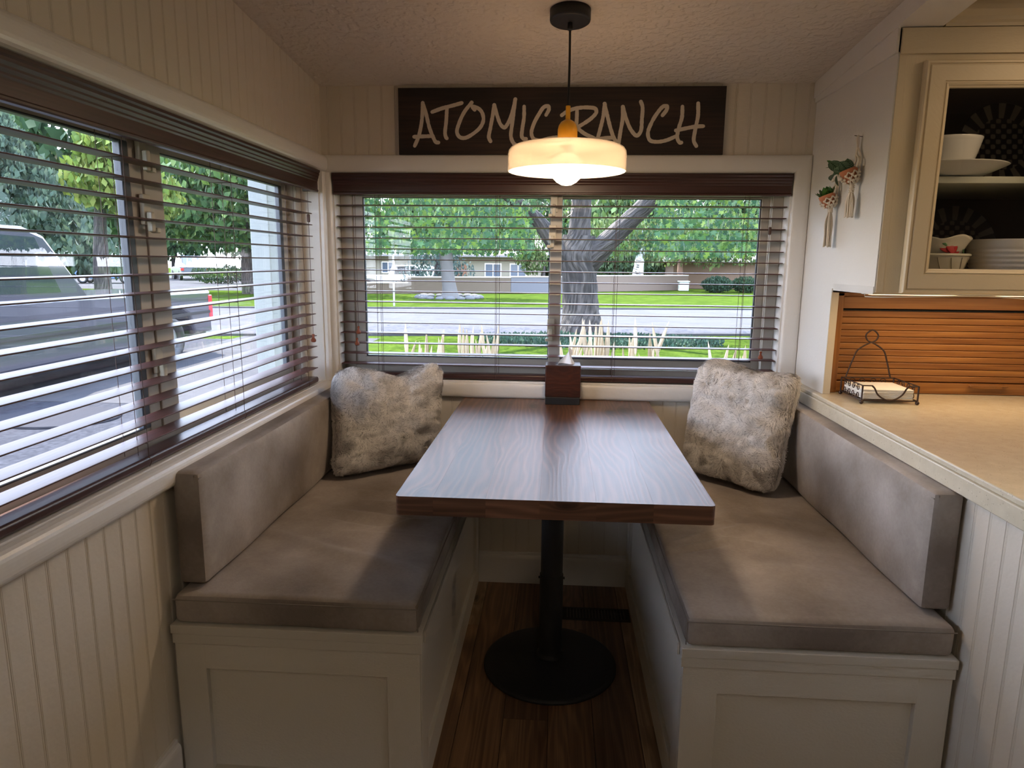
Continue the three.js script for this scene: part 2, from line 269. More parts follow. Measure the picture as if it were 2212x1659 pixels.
{ // window_2: left wall; local x runs towards the back wall, z into the room
  const w = win2; w.position.set(WX, 0, 0); w.rotation.y = Math.PI / 2;
  const x0 = -1.95, x1 = -0.05, y0 = 0.82, y1 = 1.60;
  casing(w, [-0.021, 1.662, 0], [0, -1, 0], [0, 0, 1], 1.99, 0.062, 0.026, 0, 1, 0.75);
  casing(w, [-2.012, 0.763, 0], [0, 1, 0], [0, 0, 1], 1.991, 0.06, 0.026, 1, 0, 0.75);
  casing(w, [-2.012, 1.662, 0], [1, 0, 0], [0, 0, 1], 0.899, 0.062, 0.026, 1, 1, 0.75);
  casing(w, [-0.021, 0.823, 0], [-1, 0, 0], [0, 0, 1], 0.777, 0.029, 0.02, 0, 0, 0.3);
  for (const g of [rb(x0 - 0.006, x0 + 0.006, y0, y1, -0.11, 0.001), rb(x1 - 0.006, x1 + 0.006, y0, y1, -0.11, 0.001), rb(x0, x1, y1 - 0.006, y1 + 0.006, -0.11, 0.001), rb(x0, x1, y0 - 0.006, y0 + 0.006, -0.11, 0.001)]) part('jamb', g, M.trim, w);
  part('window_frame', bars(x0 + 0.006, x1 - 0.006, y0 + 0.006, y1 - 0.006, -0.115, -0.062, 0.05, 0.06, 0.035, 0.035), M.vinyl, w);
  part('mullion', merge([rb(-1.03, -0.955, 0.85, 1.57, -0.095, -0.066, 0.003), rb(-1.075, -1.03, 0.85, 1.57, -0.092, -0.070, 0.003)]), M.vinyl, w);
  const s1 = part('sash', bars(-1.90, -1.06, 0.86, 1.56, -0.092, -0.073, 0.04, 0.012, 0.03, 0.03), M.vinyl, w);
  part('gasket', bars(-1.862, -1.062, 0.885, 1.535, -0.09, -0.071, 0.006, 0.038, 0.006, 0.006), M.gasket, s1);
  const s2 = part('sash', bars(-1.03, -0.108, 0.86, 1.56, -0.112, -0.095, 0.035, 0.06, 0.03, 0.03), M.vinyl, w);
  part('gasket', bars(-0.965, -0.166, 0.885, 1.535, -0.11, -0.093, 0.004, 0.024, 0.005, 0.005), M.gasket, s2);
  part('pane', bx(-1.86, -1.10, 0.89, 1.53, -0.083, -0.080), M.glass, w);
  part('pane', bx(-0.965, -0.185, 0.89, 1.53, -0.104, -0.101), M.glass, w);
  latch(w, -1.04, 1.39, -0.068, 1); latch(w, -1.04, 1.045, -0.068, 1); latch(w, -1.04, 1.525, -0.068, 1);
}
// ---- baseboards
function baseGeo(L, h) { const s = new THREE.Shape(); s.moveTo(0, 0); s.lineTo(0.016, 0); s.lineTo(0.016, h - 0.025); s.quadraticCurveTo(0.015, h - 0.012, 0.008, h - 0.01); s.lineTo(0.007, h); s.lineTo(0, h); return new THREE.ExtrudeGeometry(s, { depth: L, bevelEnabled: false, curveSegments: 4 }); }
{
  const g = baseGeo(0.59, 0.128); g.rotateY(-Math.PI / 2); g.translate(0.295, 0, 0.001);
  solo('baseboard_back', g, M.trim, 'white baseboard on the back wall between the benches', 'baseboard', null, null, 'structure');
  const h = baseGeo(3.2, 0.158); h.translate(WX, 0, 1.2);
  solo('baseboard_left', h, M.trim, 'white baseboard on the left wall beside the bench', 'baseboard', null, null, 'structure');
}
{ // beam along the edge of the sloping ceiling, with the filler board under it
  const b = struct('trim_1', 'white painted beam along the edge of the sloping ceiling', 'beam');
  part('beam', shear(bx(0.878, 0.995, 1.852, 1.91, 0.004, 4.45), SL), M.trim, b);
  part('filler_board', (() => { const s = new THREE.Shape(); s.moveTo(0.004, 1.838); s.lineTo(0.585, 1.838); s.lineTo(0.585, 1.902); s.lineTo(0.004, 1.853); const g = new THREE.ExtrudeGeometry(s, { depth: 0.007, bevelEnabled: false }); g.rotateY(-Math.PI / 2); g.translate(0.8905, 0, 0); return g; })(), M.trim, b);
}

// ================================================================ BLINDS
function valanceGeo(L, ret) {
  const prof = [[0, 0], [0.014, 0], [0.016, 0.003], [0.016, 0.007], [0.013, 0.010], [0.013, 0.036], [0.015, 0.040], [0.015, 0.044], [0.018, 0.050], [0.018, 0.054], [0.021, 0.060], [0.021, 0.066], [0.024, 0.070], [0.024, 0.076], [0, 0.076]];
  const s = new THREE.Shape(); s.moveTo(...prof[0]); for (const p of prof.slice(1)) s.lineTo(...p);
  const g = new THREE.ExtrudeGeometry(s, { depth: L, bevelEnabled: false }); // x = out, y = up, z = length
  g.rotateY(-Math.PI / 2); g.translate(L, 0, 0); // length along x, out = +z
  g.computeVertexNormals(); return g;
}
function tasselGeo() { return lathe([[0.0005, 0.03], [0.004, 0.03], [0.005, 0.027], [0.0035, 0.022], [0.004, 0.018], [0.009, 0.01], [0.0095, 0.005], [0.007, 0.001], [0.003, 0.0], [0.0005, 0]], 14); }
function blind(root, x0, x1, ladders, cords, valX0, valX1, zc) {
  const L = x1 - x0, xc = (x0 + x1) / 2, sg = uvM(rb(-L / 2, L / 2, -0.0015, 0.0015, -0.0254, 0.0254, 0.0014, 1), 0);
  const ys = Array.from({ length: 16 }, (_, k) => 1.485 - 0.0401 * k);
  ys.forEach((y, k) => part('slat', sg, M.slat, root, [xc, y, zc], [0.012 * Math.sin(k * 2.3), 0, 0]));
  part('bottom_rail', uvM(rb(x0, x1, 0.829, 0.85, zc - 0.026, zc + 0.026, 0.007, 3), 0), M.valance, root);
  part('headrail', rb(x0, x1, 1.545, 1.592, zc - 0.027, zc + 0.024, 0.003), M.slat, root);
  const v = valanceGeo(valX1 - valX0); v.translate(valX0, 1.521, zc + 0.03); part('valance', uvM(v, 0), M.valance, root);
  for (const s of [valX0, valX1 - 0.012]) part('valance_return', uvM(rb(s, s + 0.012, 1.523, 1.597, zc - 0.01, zc + 0.032, 0.002), 2), M.valance, root);
  for (const x of ladders) {
    const g = [];
    for (const z of [zc + 0.0275, zc - 0.0275]) g.push(rod([x, 0.85, z], [x, 1.55, z], 0.0008, 4));
    for (const y of ys) g.push(rod([x, y - 0.002, zc + 0.0275], [x, y - 0.002, zc - 0.0275], 0.0006, 4));
    g.push(tube([[x, 0.851, zc + 0.0275], [x + 0.003, 0.842, zc + 0.031], [x, 0.83, zc + 0.028]], 0.0008, 8, 4));
    part('ladder_cord', merge(g), M.cord, root);
    part('lift_cord', rod([x + 0.012, 0.85, zc - 0.004], [x + 0.012, 1.55, zc - 0.004], 0.0008, 4), M.cord, root);
  }
  for (const [x, y, c] of cords) {
    const p = part('pull_cord', rod([x, y + 0.028, zc + 0.032], [x, 1.53, zc + 0.032], 0.0009, 4), M.cord, root);
    part('tassel', tasselGeo(), M.tassel, p, [x, y, zc + 0.032]);
    if (c) part('cord_condenser', rb(x - 0.005, x + 0.005, c - 0.014, c + 0.014, zc + 0.027, zc + 0.037, 0.003), M.cord, p);
  }
}
{
  const b = thing('window_blind', 'dark brown wooden slat blind on the back window under the sign', 'blind');
  blind(b, -0.838, 0.82, [-0.69, -0.235, 0.212, 0.682], [[-0.765, 1.0, 0], [-0.772, 0.955, 0], [0.762, 0.93, 1.40]], -0.842, 0.824, -0.028);
  const c = thing('window_blind', 'dark brown wooden slat blind on the long left window', 'blind', [WX, 0, 0]); c.rotation.y = Math.PI / 2;
  blind(c, -1.93, -0.115, [-1.67, -1.2, -0.735, -0.225], [[-0.172, 0.985, 1.425]], -1.935, -0.098, -0.03);
}

// ================================================================ BENCHES
function bench(s, label) {
  const b = thing('storage_bench', label, 'bench');
  const X = (a, c, y0, y1, z0, z1, r = 0.0015) => rb(Math.min(s * a, s * c), Math.max(s * a, s * c), y0, y1, z0, z1, r);
  part('body', X(0.306, 0.874, 0, 0.4, 0.02, 1.17), M.benchPaint, b);
  part('stile', X(0.802, 0.874, 0, 0.4, 1.168, 1.184), M.benchPaint, b); part('stile', X(0.296, 0.374, 0, 0.336, 1.168, 1.184), M.benchPaint, b);
  part('rail', X(0.296, 0.804, 0.335, 0.4, 1.168, 1.1845), M.benchPaint, b); part('rail', X(0.372, 0.804, 0, 0.072, 1.168, 1.1835), M.benchPaint, b);
  part('stile', X(0.295, 0.308, 0, 0.4, 1.10, 1.172), M.benchPaint, b); part('stile', X(0.295, 0.308, 0, 0.4, 0.02, 0.09), M.benchPaint, b);
  part('rail', X(0.2945, 0.308, 0.335, 0.4, 0.088, 1.102), M.benchPaint, b); part('rail', X(0.2945, 0.308, 0, 0.09, 0.088, 1.102), M.benchPaint, b);
  part('trim_strip', X(0.29, 0.876, 0.4, 0.4245, 0.02, 1.19, 0.002), M.benchPaint, b);
  part('seat_board', X(0.29, 0.878, 0.425, 0.447, 0.02, 1.1925, 0.002), M.benchPaint, b);
  part('seat_lip', X(0.284, 0.2895, 0.418, 0.447, 0.06, 1.17, 0.0015), M.benchPaint, b);
  return b;
}
bench(-1, 'white painted storage bench under the long left window');
bench(1, 'white painted storage bench against the counter half wall');

// soft slab: rounded box with subdivisions, then a displacement
function soft(w, h, d, r, n, disp) {
  const g = new THREE.BoxGeometry(w, h, d, n[0], n[1], n[2]), p = g.attributes.position, c = V();
  for (let i = 0; i < p.count; i++) {
    const q = V(p.getX(i), p.getY(i), p.getZ(i));
    c.set(clamp(q.x, -w / 2 + r, w / 2 - r), clamp(q.y, -h / 2 + r, h / 2 - r), clamp(q.z, -d / 2 + r, d / 2 - r));
    const e = q.clone().sub(c); if (e.length() > 1e-9) e.setLength(Math.min(r, e.length() > r ? r : r)); const v = c.clone().add(e);
    if (disp) disp(v, q);
    p.setXYZ(i, v.x, v.y, v.z);
  }
  uvM(g, 0); g.computeVertexNormals(); return g;
}
const fold = (x, z, fx, fz, ang, len, wid) => { const dx = x - fx, dz = z - fz, a = dx * Math.cos(ang) + dz * Math.sin(ang), b = -dx * Math.sin(ang) + dz * Math.cos(ang); return Math.exp(-(a * a) / (len * len)) * Math.exp(-(b * b) / (wid * wid)); };
function seatCushion(s, label, folds, seed) {
  const w = 0.572, h = 0.072, d = 1.15;
  const c = thing('seat_cushion', label, 'cushion', [s * 0.584, 0.4475 + h / 2, 0.612]);
  const g = soft(w, h, d, 0.016, [84, 6, 160], (v) => {
    const ex = 1 - Math.pow(Math.abs(v.x) / (w / 2), 4), ez = 1 - Math.pow(Math.abs(v.z) / (d / 2), 6);
    if (v.y > 0.01) { v.y += 0.004 * ex * ez + 0.006 * (fbm(nz, v.x * 5 + seed, v.z * 5, 64, 64, 3) - 0.5) * ex; for (const f of folds) v.y += 1.5 * f[5] * fold(v.x, v.z, f[0], f[1], f[2], f[3], f[4] * 1.25) * Math.min(1, ex * 3); }
    const side = 0.0035 * (fbm(nz2, v.z * 9 + seed, v.y * 20, 64, 64, 2) - 0.5); if (Math.abs(v.x) > w / 2 - 0.02) v.x += Math.sign(v.x) * side; if (Math.abs(v.z) > d / 2 - 0.02) v.z += Math.min(0, 0.006 * (fbm(nz2, v.x * 9 + seed, v.y * 20 + 4, 64, 64, 2) - 0.5));
  });
  part('cover', g, M.velvet, c);
  const y = h / 2 - 0.012, a = w / 2 - 0.001, e = d / 2 - 0.001;
  part('seam', merge([rod([-a, y, e], [a, y, e], 0.0016, 5), rod([-s * a, y, -e], [-s * a, y, e], 0.0016, 5), rod([-s * a, y, e], [-s * a, -h / 2 + 0.006, e], 0.0014, 5)]), M.seam, c);
  return c;
}
seatCushion(-1, 'taupe velvet seat cushion on the bench under the left window', [[0.05, 0.06, 0.25, 0.12, 0.012, 0.007], [0.02, 0.10, 0.3, 0.14, 0.014, -0.006], [0.14, 0.12, -0.6, 0.1, 0.012, 0.005], [0.1, 0.2, 0.1, 0.16, 0.012, 0.004], [-0.12, 0.25, 0.5, 0.16, 0.02, 0.005], [0.12, 0.36, 0.35, 0.16, 0.02, 0.006], [-0.05, -0.15, 0.1, 0.2, 0.015, 0.004], [0.1, -0.05, 0.15, 0.12, 0.012, 0.004]], 3);
seatCushion(1, 'taupe velvet seat cushion on the bench beside the counter', [[-0.12, 0.1, -0.5, 0.14, 0.012, 0.007], [-0.16, 0.18, -0.4, 0.1, 0.01, 0.006], [-0.17, 0.2, -0.45, 0.1, 0.01, -0.005], [0.0, 0.2, 0.5, 0.2, 0.016, 0.006], [-0.1, 0.0, 0.6, 0.12, 0.01, 0.005], [0.05, 0.35, 0.2, 0.2, 0.03, 0.007], [0.1, -0.02, 0.3, 0.15, 0.02, 0.004], [-0.15, -0.2, 0.3, 0.12, 0.01, 0.004]], 17);
function backCushion(s, label, z1, x0, tilt) {
  const w = 0.066, h = 0.273, d = z1 - 0.03, c = thing('back_cushion', label, 'cushion', [s * x0, 0.5285 + h / 2, 0.03 + d / 2]);
  const g = soft(w, h, d, 0.013, [6, 26, 80], (v) => {
    const e = (1 - Math.pow(Math.abs(v.y) / (h / 2), 4)) * (1 - Math.pow(Math.abs(v.z) / (d / 2), 6));
    if (Math.sign(v.x) === -s) v.x -= s * (0.006 * e + 0.005 * (fbm(nz, v.y * 7 + 4, v.z * 6, 64, 64, 3) - 0.5) * e);
    if (v.y < -h / 2 + 0.02) v.y += 0.002 * Math.sin(v.z * 14);
  });
  part('cover', uvM(g, 2), M.velvet, c);
  const a = w / 2 - 0.0015, y = h / 2 - 0.001, e = d / 2 - 0.0015;
  part('seam', merge([rod([-s * a, y - 0.012, -e], [-s * a, y - 0.012, e], 0.0013, 5), rod([-s * (a - 0.0105), -y + 0.008, e], [-s * (a - 0.0105), y - 0.004, e], 0.0014, 5)]), M.seam, c);
  c.rotation.z = tilt; return c;
}
backCushion(-1, 'long taupe velvet back cushion below the left window sill', 1.155, 0.836, 0);
backCushion(1, 'long taupe velvet back cushion under the counter edge', 1.135, 0.8475, 0);

// ---- fluffy faux fur pillows
function pillow(label, BL, BR, TR, TL, thick, sag, seed, count) {
  const c = thing('fur_pillow', label, 'pillow', BL.map((v, i) => (v + BR[i]) / 2)); const o = c.position;
  const N = 44, P = (u, v) => { // u,v in 0..1
    const a = V(...BL).lerp(V(...BR), u), b = V(...TL).lerp(V(...TR), u); return a.lerp(b, v);
  };
  const ux = V(...BR).sub(V(...BL)).normalize(), up = V(...TL).sub(V(...BL)).normalize(), n = ux.clone().cross(up).normalize();
  const surf = (u, v, side) => {
    let cu = u * 2 - 1, cv = v * 2 - 1;
    const k = Math.max(Math.abs(cu), Math.abs(cv)), e4 = Math.pow(Math.pow(Math.abs(cu), 7) + Math.pow(Math.abs(cv), 7), 1 / 7), f = k > 1e-6 ? k / e4 : 1; cu *= f; cv *= f; // rounded corners
    const dip = cv > 0 ? sag[0] * Math.exp(-Math.pow((cu - sag[1]) / sag[2], 2)) : 0.06 * (1 - cu * cu);
    const uu = 0.5 + cu * 0.5 * (1 - 0.05 * (1 - cv * cv)), vv = 0.5 + cv * 0.5 * (1 - dip * Math.abs(cv));
    const q = P(uu, vv), r8 = Math.min(1, k), e = Math.pow(Math.max(0, 1 - Math.pow(Math.abs(u * 2 - 1), 2.6)), 0.5) * Math.pow(Math.max(0, 1 - Math.pow(Math.abs(v * 2 - 1), 2.6)), 0.5);
    const lump = 1 + 0.5 * (fbm(nz, u * 4 + seed, v * 4 + (side > 0 ? 0 : 9), 64, 64, 3) - 0.5);
    const crease = side > 0 ? -0.02 * Math.exp(-Math.pow((u * 2 - 1 - sag[1] - (1 - v) * 0.5) / 0.22, 2)) * Math.max(0, v - 0.35) * e * (sag[0] > 0.2 ? 1 : 0.3) : 0;
    const wr = 0.014 * (fbm(nz2, u * 4 + seed, v * 11, 64, 64, 2) - 0.5) * e;
    const edge = 0.026 * Math.sqrt(Math.max(0, 1 - Math.pow(r8, 10)));
    return q.addScaledVector(n, side * (0.004 + edge + thick * 0.5 * e * lump + wr + crease)).sub(o);
  };
  const pos = [], idx = [];
  for (const side of [1, -1]) { const base = pos.length / 3; for (let j = 0; j <= N; j++) for (let i = 0; i <= N; i++) { const q = surf(i / N, j / N, side); pos.push(q.x, q.y, q.z); } for (let j = 0; j < N; j++) for (let i = 0; i < N; i++) { const a = base + j * (N + 1) + i, b = a + N + 1; if (side > 0) idx.push(a, a + 1, b, b, a + 1, b + 1); else idx.push(a, b, a + 1, b, b + 1, a + 1); } }
  const S = (N + 1) * (N + 1), ring = []; for (let i = 0; i < N; i++) ring.push(i); for (let j = 0; j < N; j++) ring.push(j * (N + 1) + N); for (let i = N; i > 0; i--) ring.push(N * (N + 1) + i); for (let j = N; j > 0; j--) ring.push(j * (N + 1));
  for (let k = 0; k < ring.length; k++) { const a = ring[k], b = ring[(k + 1) % ring.length]; idx.push(a, a + S, b, b, a + S, b + S); }
  const g = new THREE.BufferGeometry(); g.setAttribute('position', new THREE.Float32BufferAttribute(pos, 3)); g.setIndex(idx); g.computeVertexNormals();
  g.setAttribute('uv', new THREE.Float32BufferAttribute(new Float32Array(pos.length / 3 * 2), 2));
  part('cover', g, std([0.36, 0.34, 0.325], 0.95), c);
  // fur strands, thick and tapering, lying in tufts
  const sg = new THREE.BufferGeometry(); { const w = 0.00085, q = [-w, 0, 0, w, 0, 0, -w * 0.9, 0.0055, 0.0012, w * 0.9, 0.0055, 0.0012, 0, 0.0115, 0.0045]; sg.setAttribute('position', new THREE.Float32BufferAttribute(q, 3)); sg.setIndex([0, 1, 2, 2, 1, 3, 2, 3, 4]); sg.computeVertexNormals(); }
  const im = new THREE.InstancedMesh(sg, std('#ffffff', 0.75, { side: THREE.DoubleSide }), count), R = rng(seed * 77 + 1), m4 = new THREE.Matrix4(), col = new THREE.Color();
  for (let k = 0; k < count; k++) {
    const rim = k < count * 0.16, side = R() < 0.9 ? 1 : -1; let u = R(), v = R();
    if (rim) { const e = R() * 4; if (e < 1) u = 0; else if (e < 2) u = 1; else if (e < 3) v = 1; else v = 0; }
    const p = surf(u, v, side), e = 0.012, pu = surf(Math.min(1, u + e), v, side).sub(surf(Math.max(0, u - e), v, side)), pv = surf(u, Math.min(1, v + e), side).sub(surf(u, Math.max(0, v - e), side));
    const nn = pu.clone().cross(pv).multiplyScalar(side).normalize();
    if (rim) { const out = V(0, 0, 0).addScaledVector(ux, u === 0 ? -1 : u === 1 ? 1 : 0).addScaledVector(up, v === 0 ? -1 : v === 1 ? 1 : 0); nn.addScaledVector(out, 1.4).normalize(); if (side > 0) p.addScaledVector(n, -0.02 * R()); }
    const fl = (fbm(nz, u * 7 + seed * 3, v * 7, 64, 64, 2) - 0.5) * 9 + (R() - 0.5) * 1.1;
    const lie = 0.55 + 0.7 * fbm(nz2, u * 14 + seed, v * 14, 64, 64, 2);
    const t = up.clone().multiplyScalar(-Math.cos(fl)).addScaledVector(ux, Math.sin(fl)); t.addScaledVector(nn, -t.dot(nn)).normalize();
    const d = nn.clone().multiplyScalar(Math.cos(lie)).addScaledVector(t, Math.sin(lie)).normalize(), sx = d.clone().cross(t).normalize(), sz = sx.clone().cross(d), L = 0.75 + R() * 0.6;
    m4.makeBasis(sx.multiplyScalar(1), d.multiplyScalar(L), sz.multiplyScalar(L)).setPosition(p); im.setMatrixAt(k, m4);
    const tone = (R() < 0.12 ? 0.24 : 0.62) + 0.26 * R() + 0.14 * (fbm(nz2, u * 9, v * 9 + seed, 64, 64, 2) - 0.5); col.setRGB(tone, tone * 0.955, tone * 0.915); im.setColorAt(k, col);
  }
  im.name = 'fur'; im.userData.kind = 'stuff'; im.castShadow = im.receiveShadow = true; c.add(im); return c;
}
pillow('fluffy grey faux fur pillow on the left bench, in the corner between the two windows', [-0.765, 0.53, 0.37], [-0.45, 0.53, 0.095], [-0.422, 0.912, 0.085], [-0.80, 0.898, 0.24], 0.105, [0.24, 0.12, 0.42], 2, 60000);
pillow('fluffy grey faux fur pillow on the right bench, leaning against the counter end', [0.472, 0.535, 0.13], [0.722, 0.53, 0.41], [0.826, 0.925, 0.275], [0.53, 0.948, 0.10], 0.105, [0.1, 0.2, 0.5], 5, 60000);

// ================================================================ TABLE
{
  const t = thing('pedestal_table', 'dark stained wood slab table with black pedestal between the benches', 'table', [0, 0, 0.58]);
  const top = new THREE.Group(); top.name = 'tabletop'; t.add(top);
  const xs = [-0.354, -0.268, -0.15, -0.03, 0.095, 0.22, 0.354], z0 = -0.565, z1 = 0.571, y0 = 0.718, y1 = 0.762;
  for (let i = 0; i < 6; i++) {
    const a = xs[i], b = xs[i + 1], sh = new THREE.Shape(), r = 0.012, e = 0.00025;
    // plan outline with rounded outer corners, extruded with an eased edge
    const lr = i === 0 ? r : 0, rr = i === 5 ? r : 0, s = 0.003;
    sh.moveTo(a + lr, -z1); sh.lineTo(b - rr, -z1); if (rr) sh.quadraticCurveTo(b, -z1, b, -z1 + rr); sh.lineTo(b, -z0 - rr); if (rr) sh.quadraticCurveTo(b, -z0, b - rr, -z0); sh.lineTo(a + lr, -z0); if (lr) sh.quadraticCurveTo(a, -z0, a, -z0 - lr); sh.lineTo(a, -z1 + lr); if (lr) sh.quadraticCurveTo(a, -z1, a + lr, -z1);
    const g = new THREE.ExtrudeGeometry(sh, { depth: y1 - y0 - 2 * e, bevelEnabled: true, bevelThickness: e, bevelSize: e * 0.5, bevelOffset: -e * 0.5, bevelSegments: 1, curveSegments: 4 });
    g.rotateX(-Math.PI / 2); g.translate(0, y0 + e, 0); uvM(g, 2, i * 0.37, i * 0.13); part('board', g, M.tableA[(i * 2) % 3], top);
  }
  part('column', merge([new THREE.CylinderGeometry(0.0345, 0.0345, 0.39, 28).translate(0, 0.505, -0.008), new THREE.CylinderGeometry(0.037, 0.037, 0.295, 28).translate(0, 0.165, -0.008)]), M.blackMetal, t);
  part('collar', merge([lathe([[0.034, 0], [0.044, 0], [0.044, 0.012], [0.036, 0.02]], 28).translate(0, 0.03, -0.008)]), M.blackMetal, t);
  for (const q of [-1, 1]) part('bolt', rod([q * 0.036, 0.3, -0.008], [q * 0.0415, 0.3, -0.008], 0.004, 8), M.blackMetal, t);
  part('top_plate', bx(-0.18, 0.18, 0.705, 0.718, -0.19, 0.17), M.blackMetal, t);
  part('foot_disc', lathe([[0.0005, 0.034], [0.06, 0.033], [0.14, 0.027], [0.2, 0.017], [0.212, 0.01], [0.213, 0.002], [0.208, 0], [0.0005, 0]], 64).translate(0, 0, -0.008), M.blackMetal, t);
}
{ // tissue box with a tissue
  const b = thing('tissue_box', 'square dark brown wooden tissue box on the far end of the table', 'tissue box', [0.026, 0.762, 0.069]);
  const wm = woodMat('#2a120b', '#4d2415', { rings: 4, size: [0.3, 0.1], rough: 0.4, px: 128, off: 71, cells: 20 });
  part('base', rb(-0.0635, 0.0635, 0, 0.028, -0.047, 0.047, 0.002), M.black, b);
  part('cover', uvM(rb(-0.065, 0.065, 0.0285, 0.147, -0.048, 0.048, 0.003, 2), 0), wm, b);
  part('slot', lathe([[0.0005, 0.0], [0.022, 0.0], [0.022, 0.0008], [0.0005, 0.0008]], 24).scale(1.5, 1, 1).translate(0.005, 0.1468, 0), M.black, b);
  const N = 14, pos = [], idx = [], R = rng(8);
  for (let j = 0; j <= N; j++) for (let i = 0; i <= N; i++) { const u = i / N * 2 - 1, v = j / N, w = 0.026 * (1 - 0.78 * Math.pow(v, 1.3)), a = u * 1.1; pos.push(0.012 + u * w + 0.014 * v + 0.006 * Math.sin(v * 5 + u * 2), 0.146 + 0.068 * v * (1 - 0.22 * Math.abs(u + 0.25)) , 0.013 * Math.sin(a * 3.2 + v * 2) * (1 - 0.5 * v)); }
  for (let j = 0; j < N; j++) for (let i = 0; i < N; i++) { const a = j * (N + 1) + i, c = a + N + 1; idx.push(a, a + 1, c, c, a + 1, c + 1); }
  const g = new THREE.BufferGeometry(); g.setAttribute('position', new THREE.Float32BufferAttribute(pos, 3)); g.setIndex(idx); g.computeVertexNormals();
  part('tissue', g, phy([0.88, 0.88, 0.9], 0.9, { side: THREE.DoubleSide, transmission: 0.2 }), b);
}
{ // floor register
  const v = thing('floor_vent', 'dark metal floor register beside the right bench under the table', 'vent', [0.165, 0, 0.245]);
  part('frame', merge([rb(-0.125, 0.125, 0, 0.004, -0.045, -0.032, 0.001), rb(-0.125, 0.125, 0, 0.004, 0.032, 0.045, 0.001), rb(-0.125, -0.112, 0, 0.004, -0.034, 0.034, 0.001), rb(0.112, 0.125, 0, 0.004, -0.034, 0.034, 0.001), bx(-0.113, 0.113, 0.0003, 0.0008, -0.033, 0.033)]), std([0.03, 0.024, 0.02], 0.5, { metalness: 0.4 }), v);
  const sl = bx(-0.0014, 0.0014, 0.0008, 0.0036, -0.033, 0.033), sm = std([0.13, 0.105, 0.09], 0.5, { metalness: 0.4 });
  for (let i = 0; i < 19; i++) part('slat', sl, sm, v, [-0.104 + i * 0.01155, 0, 0]);
}

